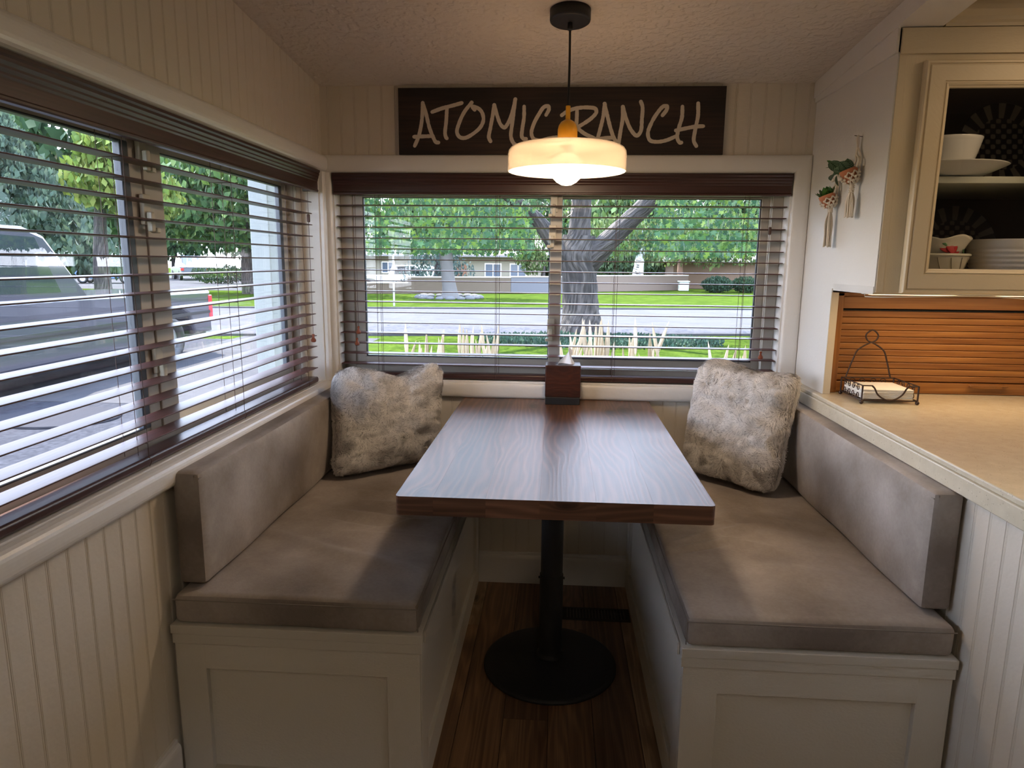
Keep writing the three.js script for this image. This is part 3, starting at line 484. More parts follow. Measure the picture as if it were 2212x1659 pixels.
// ================================================================ SIGN AND PENDANT LAMP
{
  const W = 2048, H = 408, cv = document.createElement('canvas'); cv.width = W; cv.height = H; const x = cv.getContext('2d'), R = rng(33), NN = noise2(55);
  const id = x.createImageData(W, H);
  for (let j = 0; j < H; j++) for (let i = 0; i < W; i++) { const f = fbm(NN, i / W * 6, j / H * 46, 64, 64, 4), b = fbm(nz, i / W * 5, j / H * 3, 64, 64, 3), k = clamp(0.25 + (f - 0.5) * 0.9 + (b - 0.5) * 0.9), c = mix3(hex('#1b1210'), hex('#4a3327'), k), o = (j * W + i) * 4; id.data[o] = c[0] * 255; id.data[o + 1] = c[1] * 255; id.data[o + 2] = c[2] * 255; id.data[o + 3] = 255; }
  x.putImageData(id, 0, 0);
  const L = (lx, y) => { const f = (y - 33) / 433, l = 25 + 12 * f, r = 2182 - 37 * f; return [(lx - l) / (r - l) * W, f * H]; };
  const strokes = [
    [[192, 128], [190, 200], [183, 270], [165, 350], [140, 410]], [[192, 128], [215, 200], [238, 290], [262, 350], [282, 385], [300, 388]], [[135, 350], [200, 347], [262, 345]],
    [[255, 188], [320, 165], [400, 145], [455, 130]], [[355, 160], [350, 250], [343, 330], [350, 355], [355, 360]],
    [[520, 128], [470, 190], [435, 265], [422, 320], [440, 352], [475, 358], [530, 330], [580, 285], [598, 240], [590, 195], [570, 170], [545, 158], [525, 155], [540, 175]],
    [[670, 145], [660, 210], [645, 290], [634, 355], [645, 380]], [[670, 145], [690, 215], [715, 275], [738, 290], [765, 255], [790, 190], [810, 108]], [[808, 110], [798, 200], [785, 290], [780, 350], [795, 390], [815, 408]],
    [[868, 155], [866, 230], [855, 300], [852, 350], [865, 365], [880, 365]],
    [[1012, 210], [1030, 175], [1028, 155], [1000, 158], [965, 205], [930, 270], [915, 330], [930, 365], [975, 375], [1030, 362], [1080, 355]],
    [[1115, 212], [1150, 188], [1210, 168], [1290, 163], [1335, 172], [1340, 195], [1310, 230], [1260, 265], [1212, 292]], [[1215, 170], [1212, 240], [1205, 310], [1195, 380]], [[1212, 292], [1260, 330], [1310, 355], [1345, 372]],
    [[1395, 140], [1385, 220], [1365, 300], [1345, 370]], [[1395, 140], [1415, 230], [1435, 310], [1455, 365], [1480, 400]], [[1345, 368], [1400, 360], [1452, 358]],
    [[1513, 160], [1510, 240], [1495, 320], [1482, 400]], [[1513, 160], [1535, 240], [1565, 310], [1600, 345], [1625, 320], [1635, 240], [1640, 160], [1630, 128]],
    [[1768, 215], [1795, 180], [1798, 158], [1775, 158], [1735, 200], [1695, 265], [1672, 330], [1685, 375], [1730, 385], [1790, 375], [1850, 350]],
    [[1897, 160], [1892, 230], [1870, 300], [1860, 360], [1875, 390], [1885, 390]], [[1998, 140], [1995, 220], [1975, 310], [1965, 380], [1980, 412]], [[1852, 312], [1920, 298], [1975, 288], [2028, 285]],
  ];
  x.strokeStyle = '#cfc3b2'; x.fillStyle = '#cfc3b2'; x.lineCap = 'round'; x.lineJoin = 'round';
  for (const s of strokes) {
    const c = new THREE.CatmullRomCurve3(s.map(([a, b]) => { const q = L(a, b); return V(q[0], q[1], 0); }), false, 'centripetal'), n = s.length * 10, pts = c.getPoints(n);
    for (let k = 0; k < n; k++) { x.lineWidth = 23 + (R() - 0.5) * 4; x.beginPath(); x.moveTo(pts[k].x, pts[k].y); x.lineTo(pts[k + 1].x, pts[k + 1].y); x.stroke(); }
  }
  const map = new THREE.CanvasTexture(cv); map.colorSpace = THREE.SRGBColorSpace;
  const s = thing('wooden_sign', 'dark stained wooden plank sign reading ATOMIC RANCH above the back window', 'sign', [-0.008, 1.6625, 0.001]);
  part('plank', uvM(rb(-0.582, 0.582, 0, 0.23, 0, 0.018, 0.001), 0), woodMat('#17100e', '#3f2b22', { rings: 5, size: [1.2, 0.3], rough: 0.6, off: 81, px: 256 }), s);
  part('lettering', new THREE.PlaneGeometry(1.162, 0.228), std('#ffffff', 0.6, { map }), s, [0, 0.115, 0.0187]);
}
{
  const p = thing('pendant_lamp', 'round white glass pendant lamp with yellow cap and black cord above the table', 'lamp', [0.018, 0, 0.585]);
  part('canopy', lathe([[0.0005, -0.031], [0.05, -0.031], [0.0545, -0.028], [0.0555, -0.024], [0.0555, 0.008], [0.0005, 0.008]], 40), M.black, p, [0, CE(0.585) - 0.001, 0], [-0.083, 0, 0]);
  part('cord_grip', lathe([[0.0005, 0], [0.006, 0], [0.0075, 0.006], [0.0065, 0.022], [0.0005, 0.022]], 16), M.black, p, [0, CE(0.585) - 0.051, 0]);
  part('cord', tube([[0, CE(0.585) - 0.03, 0], [0.001, 1.82, 0], [0.0006, 1.76, 0.001], [0, 1.70, 0]], 0.0032, 20, 8), M.black, p);
  part('cap', lathe([[0.0005, 1.708], [0.0062, 1.708], [0.0066, 1.706], [0.0066, 1.672], [0.011, 1.67], [0.019, 1.665], [0.025, 1.656], [0.0275, 1.645], [0.0278, 1.604], [0.0005, 1.604]], 36), M.yellow, p);
  const opal = phy([0.86, 0.80, 0.72], 0.25, { transmission: 0.5, thickness: 0, clearcoat: 0.8, clearcoatRoughness: 0.05 });
  part('shade', lathe([[0.02, 1.603], [0.138, 1.6015], [0.15, 1.599], [0.159, 1.594], [0.1645, 1.586], [0.166, 1.577], [0.166, 1.5325], [0.1645, 1.5315], [0.163, 1.5325], [0.163, 1.577], [0.1615, 1.585], [0.157, 1.5915], [0.149, 1.596], [0.137, 1.5985], [0.02, 1.6]], 96), opal, p);
  part('socket', lathe([[0.0005, 1.606], [0.018, 1.606], [0.018, 1.578], [0.0005, 1.578]], 20), M.white, p);
  part('bulb', lathe([[0.0005, 1.4935], [0.014, 1.4955], [0.028, 1.503], [0.039, 1.514], [0.0455, 1.528], [0.047, 1.541], [0.0445, 1.555], [0.036, 1.568], [0.022, 1.579], [0.0005, 1.582]], 40), new THREE.MeshStandardMaterial({ color: '#ffffff', emissive: new THREE.Color().setRGB(1, 0.82, 0.6), emissiveIntensity: 1.3 }), p);
  const l = new THREE.PointLight(new THREE.Color().setRGB(1, 0.76, 0.52), 0.45); l.position.set(0, 1.54, 0); l.castShadow = true; l.shadow.radius = 2.4; l.name = 'bulb_light'; p.add(l);
}

// ================================================================ KITCHEN SIDE
{ // counter
  const c = thing('kitchen_counter', 'speckled beige quartz counter with stepped edge behind the right bench', 'counter');
  part('slab', uvM(rb(0.8655, 1.75, 0.842, 0.856, 0.001, 1.95, 0.004, 3), 0), M.quartz, c);
  part('edge_build_up', uvM(rb(0.86, 0.93, 0.803, 0.8425, 0.002, 1.95, 0.003, 3), 2), M.quartz, c);
  part('underside', bx(0.93, 1.75, 0.815, 0.842, 0.001, 1.95), M.core, c);
  part('base_cabinet', bx(1.03, 1.7, 0, 0.815, 0.001, 1.9), M.cream, c);
}
function profGeo(pts, L, mA, mB) {
  const s = new THREE.Shape(); s.moveTo(...pts[0]); for (const p of pts.slice(1)) s.lineTo(...p);
  const g = new THREE.ExtrudeGeometry(s, { depth: L, bevelEnabled: false }), p = g.attributes.position;
  for (let i = 0; i < p.count; i++) { const z = p.getZ(i), u = p.getX(i); p.setZ(i, z < L / 2 ? z + u * mA : z - u * mB); }
  g.computeVertexNormals(); return g;
}
const ZC = 0.585;
const cab = thing('glass_door_cabinet', 'cream wall cabinet with a glass door and dishes inside', 'cabinet');
{
  const c = cab;
  part('side_panel', merge([bx(0.8905, 0.8945, 1.2055, 1.84, 0.0015, ZC), bx(0.8905, 0.8945, 0.8565, 1.2055, 0.0015, 0.285)]), M.panel, c);
  part('side_edge', merge([rb(0.891, 0.9145, 0.8565, 1.193, 0.2, 0.287, 0.001), rb(0.8945, 0.9145, 1.2055, 1.9, ZC - 0.03, ZC + 0.0015, 0.001)]), M.cream, c);
  part('side_batten', merge([bx(0.8885, 0.891, 1.2, 1.2215, 0.30, 0.5835)]), M.panel, c);
  part('carcass', merge([bx(0.8945, 0.912, 1.2055, 1.95, 0.0015, ZC - 0.016), bx(0.912, 1.75, 1.2055, 1.224, 0.0015, ZC - 0.016), bx(0.912, 1.75, 1.80, 1.95, 0.0015, ZC - 0.016), bx(1.73, 1.75, 1.224, 1.8, 0.02, ZC - 0.016)]), M.cream, c);
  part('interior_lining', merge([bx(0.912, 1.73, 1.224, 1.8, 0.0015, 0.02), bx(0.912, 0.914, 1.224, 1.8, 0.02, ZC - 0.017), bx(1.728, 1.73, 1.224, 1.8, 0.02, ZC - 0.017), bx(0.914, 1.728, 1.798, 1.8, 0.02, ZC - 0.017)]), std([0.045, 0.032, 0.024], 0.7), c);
  part('face_frame', merge([bx(0.9145, 0.985, 1.2055, 1.835, ZC - 0.016, ZC), bx(0.985, 1.75, 1.2055, 1.235, ZC - 0.016, ZC), bx(0.985, 1.75, 1.785, 1.835, ZC - 0.016, ZC), bx(1.40, 1.47, 1.235, 1.785, ZC - 0.016, ZC)]), M.cream, c);
  part('frieze', rb(0.8945, 1.75, 1.834, 1.8985, ZC - 0.016, ZC + 0.007, 0.0015), M.cream, c);
  const cr = profGeo([[0, 0], [0.012, 0], [0.013, 0.008], [0.02, 0.013], [0.021, 0.022], [0.034, 0.034], [0.036, 0.045], [0.036, 0.055], [0, 0.055]], 0.75, 0, 0); cr.rotateY(-Math.PI / 2); cr.translate(1.75, 1.9, ZC - 0.004); part('crown', cr, M.cream, c);
  const fr = [[0, 0], [0, 0.016], [0.003, 0.02], [0.008, 0.02], [0.010, 0.0165], [0.012, 0.0165], [0.014, 0.02], [0.052, 0.02], [0.0535, 0.0165], [0.056, 0.0165], [0.0575, 0.019], [0.062, 0.0165], [0.064, 0.013], [0.068, 0.011], [0.068, 0.0]];
  const d = new THREE.Group(); d.name = 'door'; c.add(d);
  const dx0 = 0.957, dx1 = 1.425, dy0 = 1.205, dy1 = 1.815;
  const member = (o, u, L) => { const g = profGeo(fr, L, 1, 1), U = V(...u), W = V(0, 0, 1); g.applyMatrix4(new THREE.Matrix4().makeBasis(U, W, U.clone().cross(W)).setPosition(...o)); part('door_frame', g, M.cream, d); };
  member([dx1, dy1, ZC + 0.001], [0, -1, 0], dx1 - dx0); member([dx1, dy0, ZC + 0.001], [-1, 0, 0], dy1 - dy0); member([dx0, dy1, ZC + 0.001], [1, 0, 0], dy1 - dy0); member([dx0, dy0, ZC + 0.001], [0, 1, 0], dx1 - dx0);
  part('pane', bx(dx0 + 0.064, dx1 - 0.064, dy0 + 0.064, dy1 - 0.064, ZC + 0.004, ZC + 0.0065), M.glass, d);
  part('panel_door', rb(1.432, 1.748, 1.206, 1.814, ZC + 0.001, ZC + 0.02, 0.004, 2), M.cream, c);
  part('shelf', rb(0.912, 1.729, 1.513, 1.532, 0.02, 0.50, 0.002), std([0.60, 0.62, 0.52], 0.35), c);
}
{ // appliance garage with roll front
  const t = thing('tambour_cupboard', 'orange brown wooden roll front cupboard standing on the counter', 'cupboard');
  const zf = 0.245, m = M.tambour;
  part('side_stile', uvM(rb(0.9155, 0.945, 0.857, 1.192, 0.03, zf + 0.012, 0.002), 1), m, t);
  part('top_rail', uvM(rb(0.945, 1.72, 1.14, 1.18, 0.03, zf + 0.008, 0.002), 0), m, t);
  part('top_cover', uvM(rb(0.9155, 1.72, 1.181, 1.192, 0.03, zf + 0.012, 0.001), 0), m, t);
  part('backing', bx(0.945, 1.72, 0.86, 1.138, zf - 0.03, zf - 0.018), M.black, t);
  const gs = [0, 1, 2, 3].map((k) => uvM(rb(0.946, 1.718, -0.0102, 0.0102, -0.008, 0, 0.0035, 2), 0, k * 0.31, k * 0.05));
  for (let i = 0; i < 11; i++) part('slat', gs[i % 4], m, t, [0, 1.121 - i * 0.0214, zf - 0.004]);
  const br = part('bottom_rail', uvM(rb(0.946, 1.718, 0.857, 0.8945, zf - 0.018, zf + 0.003, 0.003), 0), m, t);
  part('handle', uvM(merge([rb(1.372, 1.498, 0.886, 0.8925, zf + 0.010, zf + 0.019, 0.003), rb(1.376, 1.386, 0.884, 0.8935, zf + 0.001, zf + 0.014, 0.001), rb(1.484, 1.494, 0.884, 0.8935, zf + 0.001, zf + 0.014, 0.001)]), 0), m, br);
}
{ // light strip under the wall cabinet
  const s = thing('under_cabinet_light', 'slim white light strip fixed under the glass door cabinet', 'light', [1.28, 1.199, 0.45]);
  part('housing', rb(-0.36, 0.36, -0.004, 0.0055, -0.016, 0.016, 0.002), M.white, s);
  part('diffuser_light', bx(-0.34, 0.34, -0.0055, -0.0042, -0.012, 0.012), new THREE.MeshStandardMaterial({ color: '#ffffff', emissive: new THREE.Color().setRGB(1, 0.7, 0.38), emissiveIntensity: 2 }), s);
  const l = new THREE.RectAreaLight(new THREE.Color().setRGB(1, 0.72, 0.42), 17, 0.68, 0.024); l.position.set(0, -0.007, 0); l.rotation.x = -Math.PI / 2; s.add(l);
  part('wire', tube([[-0.36, 0, 0.01], [-0.37, -0.008, 0.02], [-0.2, -0.006, 0.06], [-0.05, -0.003, 0.07], [0.1, -0.009, 0.075], [0.3, -0.004, 0.07]], 0.0022, 30, 5), M.white, s);
}
{ // unseen ceiling lamps out of view; the living room one is added fill
  const k = thing('unseen_ceiling_light', 'unseen kitchen ceiling light, out of view, warming the cabinet faces', 'light', [1.65, CE(1.05) - 0.045, 1.05]);
  part('housing', rb(-0.35, 0.35, 0, 0.05, -0.2, 0.2, 0.01, 2), M.white, k);
  part('diffuser_light', bx(-0.33, 0.33, -0.004, 0, -0.18, 0.18), new THREE.MeshStandardMaterial({ color: '#ffffff', emissive: new THREE.Color().setRGB(1, 0.72, 0.42), emissiveIntensity: 2 }), k);
  const l = new THREE.RectAreaLight(new THREE.Color().setRGB(1, 0.7, 0.42), 1.6, 0.66, 0.36); l.position.set(0, -0.008, 0); l.rotation.x = -Math.PI / 2; k.add(l);  // out of view, placed to light the cabinet faces
  const r = thing('unseen_ceiling_light', 'added living room fill light, out of view behind the camera', 'light', [0.4, CE(3.5) - 0.05, 3.5]);
  part('housing', rb(-0.3, 0.3, 0, 0.05, -0.3, 0.3, 0.01, 2), M.white, r);
  part('diffuser_light', bx(-0.28, 0.28, -0.004, 0, -0.28, 0.28), new THREE.MeshStandardMaterial({ color: '#ffffff', emissive: new THREE.Color().setRGB(1, 0.86, 0.68), emissiveIntensity: 2 }), r);
  const m = new THREE.RectAreaLight(new THREE.Color().setRGB(1, 0.9, 0.77), 1.35, 0.56, 0.56); m.position.set(0, -0.008, 0); m.rotation.x = -Math.PI / 2; r.add(m);  // added fill lamp, brightens the bench fronts and under the table
}
// ---- dishes
const bowlP = (R, r, h, t) => { const o = []; for (let i = 0; i <= 12; i++) { const a = i / 12; o.push([r + (R - r) * Math.pow(a, 0.55), h * a]); } for (let i = 12; i >= 0; i--) { const a = i / 12; o.push([Math.max(0.0005, r + (R - r) * Math.pow(a, 0.55) - t), h * a + (i === 12 ? 0 : t * (1 - a))]); } return [[0.0005, 0], ...o]; };
{
  const m = M.white, cr = phy([0.74, 0.71, 0.60], 0.2), gr = phy([0.6, 0.57, 0.52], 0.3);
  { const p = thing('serving_platter', 'white upswept serving platter under a bowl on the cabinet shelf', 'platter', [1.13, 1.533, 0.40]); part('body', lathe([[0.0005, 0], [0.07, 0], [0.1, 0.004], [0.165, 0.034], [0.168, 0.036], [0.164, 0.038], [0.1, 0.01], [0.0005, 0.007]], 48), m, p); }
  { const p = thing('mixing_bowl', 'deep plain white bowl standing on the white platter', 'bowl', [1.13, 1.5415, 0.41]); part('body', lathe(bowlP(0.092, 0.05, 0.105, 0.004), 48), m, p); }
  { const p = thing('carved_bowl', 'cream bowl carved with leaves, under the flowered bowl', 'bowl', [1.105, 1.2245, 0.46]); part('body', lathe(bowlP(0.092, 0.045, 0.088, 0.004), 48), cr, p); part('rim', new THREE.TorusGeometry(0.091, 0.004, 8, 48).rotateX(Math.PI / 2).translate(0, 0.088, 0), cr, p);
    const g = []; const R = rng(4); for (let i = 0; i < 16; i++) { const a0 = i / 16 * Math.PI * 2, pts = []; for (let k = 0; k <= 5; k++) { const t = k / 5, a = a0 + t * 0.55 - 0.2 * t * t, y = 0.02 + 0.06 * t, r = 0.045 + 0.047 * Math.pow(y / 0.088, 0.55) + 0.0006; pts.push([Math.cos(a) * r, y, Math.sin(a) * r]); } g.push(tube(pts, 0.0014, 8, 4)); } part('relief', merge(g), phy([0.5, 0.47, 0.38], 0.35), p); }
  { const p = thing('flowered_bowl', 'cream scalloped bowl with red flower, stacked on the carved bowl', 'bowl', [1.105, 1.2975, 0.46]); const g = lathe(bowlP(0.086, 0.05, 0.066, 0.004), 60), q = g.attributes.position; for (let i = 0; i < q.count; i++) { const a = Math.atan2(q.getZ(i), q.getX(i)), y = q.getY(i); q.setY(i, y + (y / 0.066) * 0.006 * Math.cos(a * 5)); const f = 1 + 0.08 * Math.pow(Math.max(0, y / 0.066), 4); q.setX(i, q.getX(i) * f); q.setZ(i, q.getZ(i) * f); } g.computeVertexNormals(); part('body', g, cr, p);
    const red = phy([0.42, 0.02, 0.025], 0.3), grn = phy([0.05, 0.16, 0.04], 0.35), pet = (a, y, len, w, tilt, mt) => { const r = 0.05 + 0.036 * Math.pow(y / 0.066, 0.55) + 0.0015; const s = new THREE.SphereGeometry(1, 10, 8); s.scale(w, len, 0.0012); s.rotateZ(tilt); s.rotateX(-0.25); s.translate(0, y, r); s.rotateY(a); part('painted_flower', s, mt, p); };
    pet(0.05, 0.036, 0.02, 0.011, 0.5, red); pet(0.18, 0.034, 0.02, 0.012, -0.5, red); pet(-0.1, 0.032, 0.017, 0.01, 1.2, red); pet(0.38, 0.02, 0.018, 0.006, -1.2, red); pet(-0.22, 0.05, 0.014, 0.005, 0.7, grn); pet(0.85, 0.03, 0.014, 0.005, -0.6, grn); }
  { const p = thing('ribbed_bowl', 'large white bowl with ribbed rings at the cabinet bottom', 'bowl', [1.335, 1.2245, 0.45]); const o = [[0.0005, 0], [0.08, 0]]; for (let i = 0; i <= 40; i++) { const a = i / 40; o.push([0.08 + 0.04 * Math.pow(a, 0.5) + (a > 0.25 && a < 0.85 ? 0.0014 * Math.sin(a * 60) : 0), 0.13 * a]); } o.push([0.121, 0.133], [0.117, 0.134], [0.114, 0.13], [0.08, 0.008], [0.0005, 0.006]); part('body', lathe(o, 56), gr, p); }
  { const pm = (dark) => { const mm = tex(256, 256, (u, v) => { const x = u - 0.5, y = v - 0.5, r = Math.hypot(x, y), a = Math.atan2(y, x); const cell = (Math.sin(x * 50) * Math.sin(y * 50)), st = Math.cos(a * 16) * (r > 0.32 ? 1 : 0) + cell * (r <= 0.32 ? 1 : 0); return st > 0.15 ? hex(dark ? '#6d675f' : '#8f8878') : hex('#221f24'); }, true); return std('#ffffff', 0.35, { map: mm }); };
    const plate = lathe([[0.0005, 0], [0.07, 0], [0.085, 0.004], [0.125, 0.012], [0.127, 0.014], [0.124, 0.015], [0.085, 0.008], [0.0005, 0.005]], 48); { const q = plate.attributes.position, uv = plate.attributes.uv; for (let i = 0; i < q.count; i++) uv.setXY(i, q.getX(i) / 0.256 + 0.5, q.getZ(i) / 0.256 + 0.5); }
    const a = thing('patterned_plate', 'patterned plate standing upright at the back of the upper shelf', 'plate', [1.37, 1.65, 0.26]); const ap = part('body', plate, pm(false), a, null, [1.35, 0, 0]); a.position.y = 1.656;
    const b = thing('patterned_plate', 'dark patterned plate standing upright behind the large ribbed bowl', 'plate', [1.3, 1.349, 0.2]); part('body', plate, pm(true), b, null, [1.35, 0, 0]);
    const t = thing('teapot', 'dim lidded teapot at the back of the upper cabinet shelf', 'teapot', [1.19, 1.533, 0.125]); part('body', lathe([[0.0005, 0], [0.05, 0], [0.09, 0.04], [0.1, 0.08], [0.08, 0.125], [0.05, 0.14], [0.0005, 0.14]], 32), cr, t); part('lid', lathe([[0.05, 0.138], [0.045, 0.15], [0.012, 0.16], [0.012, 0.168], [0.018, 0.178], [0.0005, 0.186]], 24), cr, t); }
}
// ---- napkin holder
{
  const x0 = 0, x1 = 0.168, z0 = 0, z1 = 0.16, h = thing('napkin_holder', 'wrought iron scrolled napkin holder with looped handle on the counter', 'napkin holder', [0.95, 0.856, 0.282]);
  const yb = 0.012, yt = 0.058, r = 0.0021;
  part('base_frame', merge([rod([x0, yb, z0], [x1, yb, z0], r), rod([x0, yb, z1], [x1, yb, z1], r), rod([x0, yb, z0], [x0, yb, z1], r), rod([x1, yb, z0], [x1, yb, z1], r), rod([x0, yb, z1 * 0.35], [x1, yb, z1 * 0.35], r), rod([x0, yb, z1 * 0.7], [x1, yb, z1 * 0.7], r)]), M.iron, h);
  for (const [x, z] of [[x0, z0], [x1, z0], [x0, z1], [x1, z1]]) { part('post', rod([x, yb, z], [x, yt, z], 0.0028, 8), M.iron, h); part('ball_foot', new THREE.SphereGeometry(0.0062, 14, 10), M.iron, h, [x, 0.0062, z]); }
  part('top_rail', merge([rod([x0, yt, z0], [x1, yt, z0], r), rod([x0, yt, z0], [x0, yt, z1], r), rod([x1, yt, z0], [x1, yt, z1], r), rod([x0, yt, z1], [x0 + 0.03, yt, z1], r), rod([x1 - 0.03, yt, z1], [x1, yt, z1], r)]), M.iron, h);
  part('front_dip', tube([[x0 + 0.028, yt, z1], [x0 + 0.036, yt - 0.008, z1], [x0 + 0.046, 0.032, z1], [x0 + 0.064, 0.018, z1], [x0 + 0.084, 0.013, z1], [x1 - 0.064, 0.018, z1], [x1 - 0.046, 0.032, z1], [x1 - 0.036, yt - 0.008, z1], [x1 - 0.028, yt, z1]], 0.0026, 48, 8), M.iron, h);
  const cx = (x0 + x1) / 2;
  part('handle', tube([[x0 + 0.012, yt, z0], [x0 + 0.03, yt + 0.06, z0], [x0 + 0.042, yt + 0.09, z0], [cx - 0.012, yt + 0.112, z0], [cx + 0.012, yt + 0.124, z0 + 0.003], [cx + 0.018, yt + 0.142, z0 + 0.003], [cx, yt + 0.158, z0], [cx - 0.018, yt + 0.142, z0 - 0.003], [cx - 0.012, yt + 0.124, z0 - 0.003], [cx + 0.012, yt + 0.112, z0], [x1 - 0.042, yt + 0.09, z0], [x1 - 0.03, yt + 0.06, z0], [x1 - 0.012, yt, z0]], 0.0026, 120, 8), M.iron, h);
  const spiral = (c, R, dir, a0, fn) => { const p = []; for (let i = 0; i <= 14; i++) { const t = i / 14, a = a0 + dir * t * Math.PI * 2.6, rr = R * (1 - 0.75 * t); p.push(fn(c[0] + Math.cos(a) * rr, c[1] + Math.sin(a) * rr)); } return tube(p, 0.0014, 28, 5); };
  const faces = [(a, y) => [a * 0.168, y, z0], (a, y) => [x0, y, a * 0.16], (a, y) => [x1, y, a * 0.16]];
  faces.forEach((f) => { const g = []; for (const [cxx, d] of [[0.2, 1], [0.4, -1], [0.6, 1], [0.8, -1]]) { g.push(spiral([0, 0], 0.011, d, d > 0 ? 0 : Math.PI, (a, b) => f(cxx + a * 6, 0.046 + b))); g.push(spiral([0, 0], 0.012, -d, d > 0 ? 0 : Math.PI, (a, b) => f(cxx + a * 6, 0.024 + b))); } part('scrollwork', merge(g), M.iron, h); });
  const n = thing('napkin_stack', 'stack of white paper napkins in the iron holder', 'napkins', [1.034, 0.8705, 0.36]);
  const R = rng(15); for (let i = 0; i < 7; i++) { part('napkin', rb(-0.077 + R() * 0.003, 0.077 - R() * 0.003, 0, 0.0042, -0.073 + R() * 0.003, 0.073, 0.0018, 1), M.paper, n, [0, i * 0.0043, 0], [0, (R() - 0.5) * 0.04, 0]); }
}
// ---- macrame planters on the side of the cabinet
function leaf(L, W, bend, fold2 = 0.2) { const N = 6, pos = [], idx = []; for (let j = 0; j <= N; j++) { const t = j / N, w = W * Math.pow(Math.max(0, Math.sin(Math.PI * Math.pow(t, 0.85))), 0.65) + 0.0003; for (const s of [-1, 0, 1]) pos.push(s * w, Math.sin(t * bend) / Math.max(0.01, bend) * L, -(1 - Math.cos(t * bend)) / Math.max(0.01, bend) * L + Math.abs(s) * w * fold2); } for (let j = 0; j < N; j++) for (let s = 0; s < 2; s++) { const a = j * 3 + s, b = a + 3; idx.push(a, a + 1, b, b, a + 1, b + 1); } const g = new THREE.BufferGeometry(); g.setAttribute('position', new THREE.Float32BufferAttribute(pos, 3)); g.setIndex(idx); g.computeVertexNormals(); const uv = []; for (let j = 0; j <= N; j++) for (let s = 0; s < 3; s++) uv.push(s / 2, j / N); g.setAttribute('uv', new THREE.Float32BufferAttribute(uv, 2)); return g; }
function planter(label, z, yNail, zNail, yPot, yTas, yEnd, plant) {
  const wx = 0.8895, px = 0.853, h = thing('macrame_planter', label, 'planter', [wx, 0, z]); // local: x out of wall is negative
  const ox = px - wx, nz0 = zNail - z;
  part('nail', rod([0.0, yNail, nz0], [-0.022, yNail + 0.004, nz0 - 0.004], 0.001, 6), M.iron, h);
  part('hanging_loop', merge([tube([[-0.012, yNail + 0.003, nz0], [-0.017, yNail - 0.006, nz0 + 0.005], [-0.012, yNail - 0.03, nz0 + 0.003], [-0.008, yNail - 0.018, nz0 - 0.004]], 0.0024, 24, 6, true), tube([[-0.012, yNail - 0.028, nz0], [-0.014, yNail - 0.05, nz0 + 0.006], [ox + 0.02, yPot + 0.03, 0.018], [ox + 0.012, yPot + 0.008, 0.024]], 0.003, 24, 6), tube([[-0.012, yNail - 0.028, nz0], [-0.012, yNail - 0.05, nz0 - 0.006], [ox + 0.024, yPot + 0.03, -0.014], [ox + 0.014, yPot + 0.008, -0.024]], 0.003, 24, 6), tube([[-0.01, yNail - 0.03, nz0], [-0.006, yPot + 0.04, 0.002], [-0.006, yPot, 0]], 0.003, 16, 6)]), M.rope, h);
  const pot = new THREE.Group(); pot.name = 'pot_holder'; h.add(pot); pot.position.set(ox, yPot, 0); pot.rotation.set(-0.12, 0, 0.35);
  part('clay_pot', lathe([[0.0005, -0.034], [0.0165, -0.034], [0.022, -0.008], [0.0245, -0.008], [0.0255, 0.004], [0.0225, 0.004], [0.02, -0.006], [0.0005, -0.006]], 28), M.terra, pot);
  const g = []; // knotted net: two crossing families of cords around the pot with knots where they meet
  for (let k = 0; k < 9; k++) for (const d of [1, -1]) { const p = []; for (let i = 0; i <= 6; i++) { const t = i / 6, a = k / 9 * Math.PI * 2 + d * t * 1.1, r = lerp(0.0265, 0.0125, t * t), y = -0.006 - 0.034 * t; if (Math.cos(a - 0.2) > -0.72) p.push([Math.cos(a) * r, y, Math.sin(a) * r]); } if (p.length > 2) g.push(tube(p, 0.0023, 10, 5)); }
  for (let q = 1; q < 4; q++) for (let k = 0; k < 9; k++) { const t = q / 4, a = (k + (q % 2) * 0.5) / 9 * Math.PI * 2, r = lerp(0.0275, 0.013, t * t); g.push(new THREE.IcosahedronGeometry(0.004, 1).translate(Math.cos(a) * r, -0.006 - 0.034 * t, Math.sin(a) * r)); }
  part('net', merge(g), M.rope, pot);
  const tx = ox + 0.012, ty = yPot - 0.036;
  part('wrap', merge([new THREE.CylinderGeometry(0.0065, 0.006, ty - yTas, 12).translate(tx, (ty + yTas) / 2, 0.004), ...[0, 1, 2, 3, 4].map((i) => new THREE.TorusGeometry(0.0068, 0.0015, 6, 14).rotateX(Math.PI / 2).translate(tx, lerp(yTas, ty, i / 4), 0.004))]), M.rope, h);
  const R = rng(Math.round(z * 1000)), ts = [];
  for (let i = 0; i < 34; i++) { const a = R() * 6.28, rr = Math.sqrt(R()), e = 0.016 * rr; ts.push(tube([[tx + Math.cos(a) * 0.004 * rr, yTas + 0.004, 0.004 + Math.sin(a) * 0.004 * rr], [tx + Math.cos(a) * e * 0.8, lerp(yTas, yEnd, 0.3), 0.004 + Math.sin(a) * e * 0.9], [tx + Math.cos(a) * e * 0.7 + (R() - 0.5) * 0.003, lerp(yTas, yEnd, 0.7), 0.004 + Math.sin(a) * e + (R() - 0.5) * 0.004], [tx + Math.cos(a) * e * 0.75, yEnd + R() * 0.006, 0.004 + Math.sin(a) * e * 1.25]], 0.0016, 10, 4)); }
  part('tassel', merge(ts), M.rope, h);
  plant(h, pot); return h;
}
const stripeLeaf = std('#ffffff', 0.5, { side: THREE.DoubleSide, map: tex(64, 64, (u, v) => { const s = Math.sin((v * 7 + Math.abs(u - 0.5) * 5) * Math.PI * 2), e = Math.abs(u - 0.5) * 2; return s > 0.45 && e > 0.12 && e < 0.85 ? hex('#8fa890') : hex('#2d5137'); }, true) });
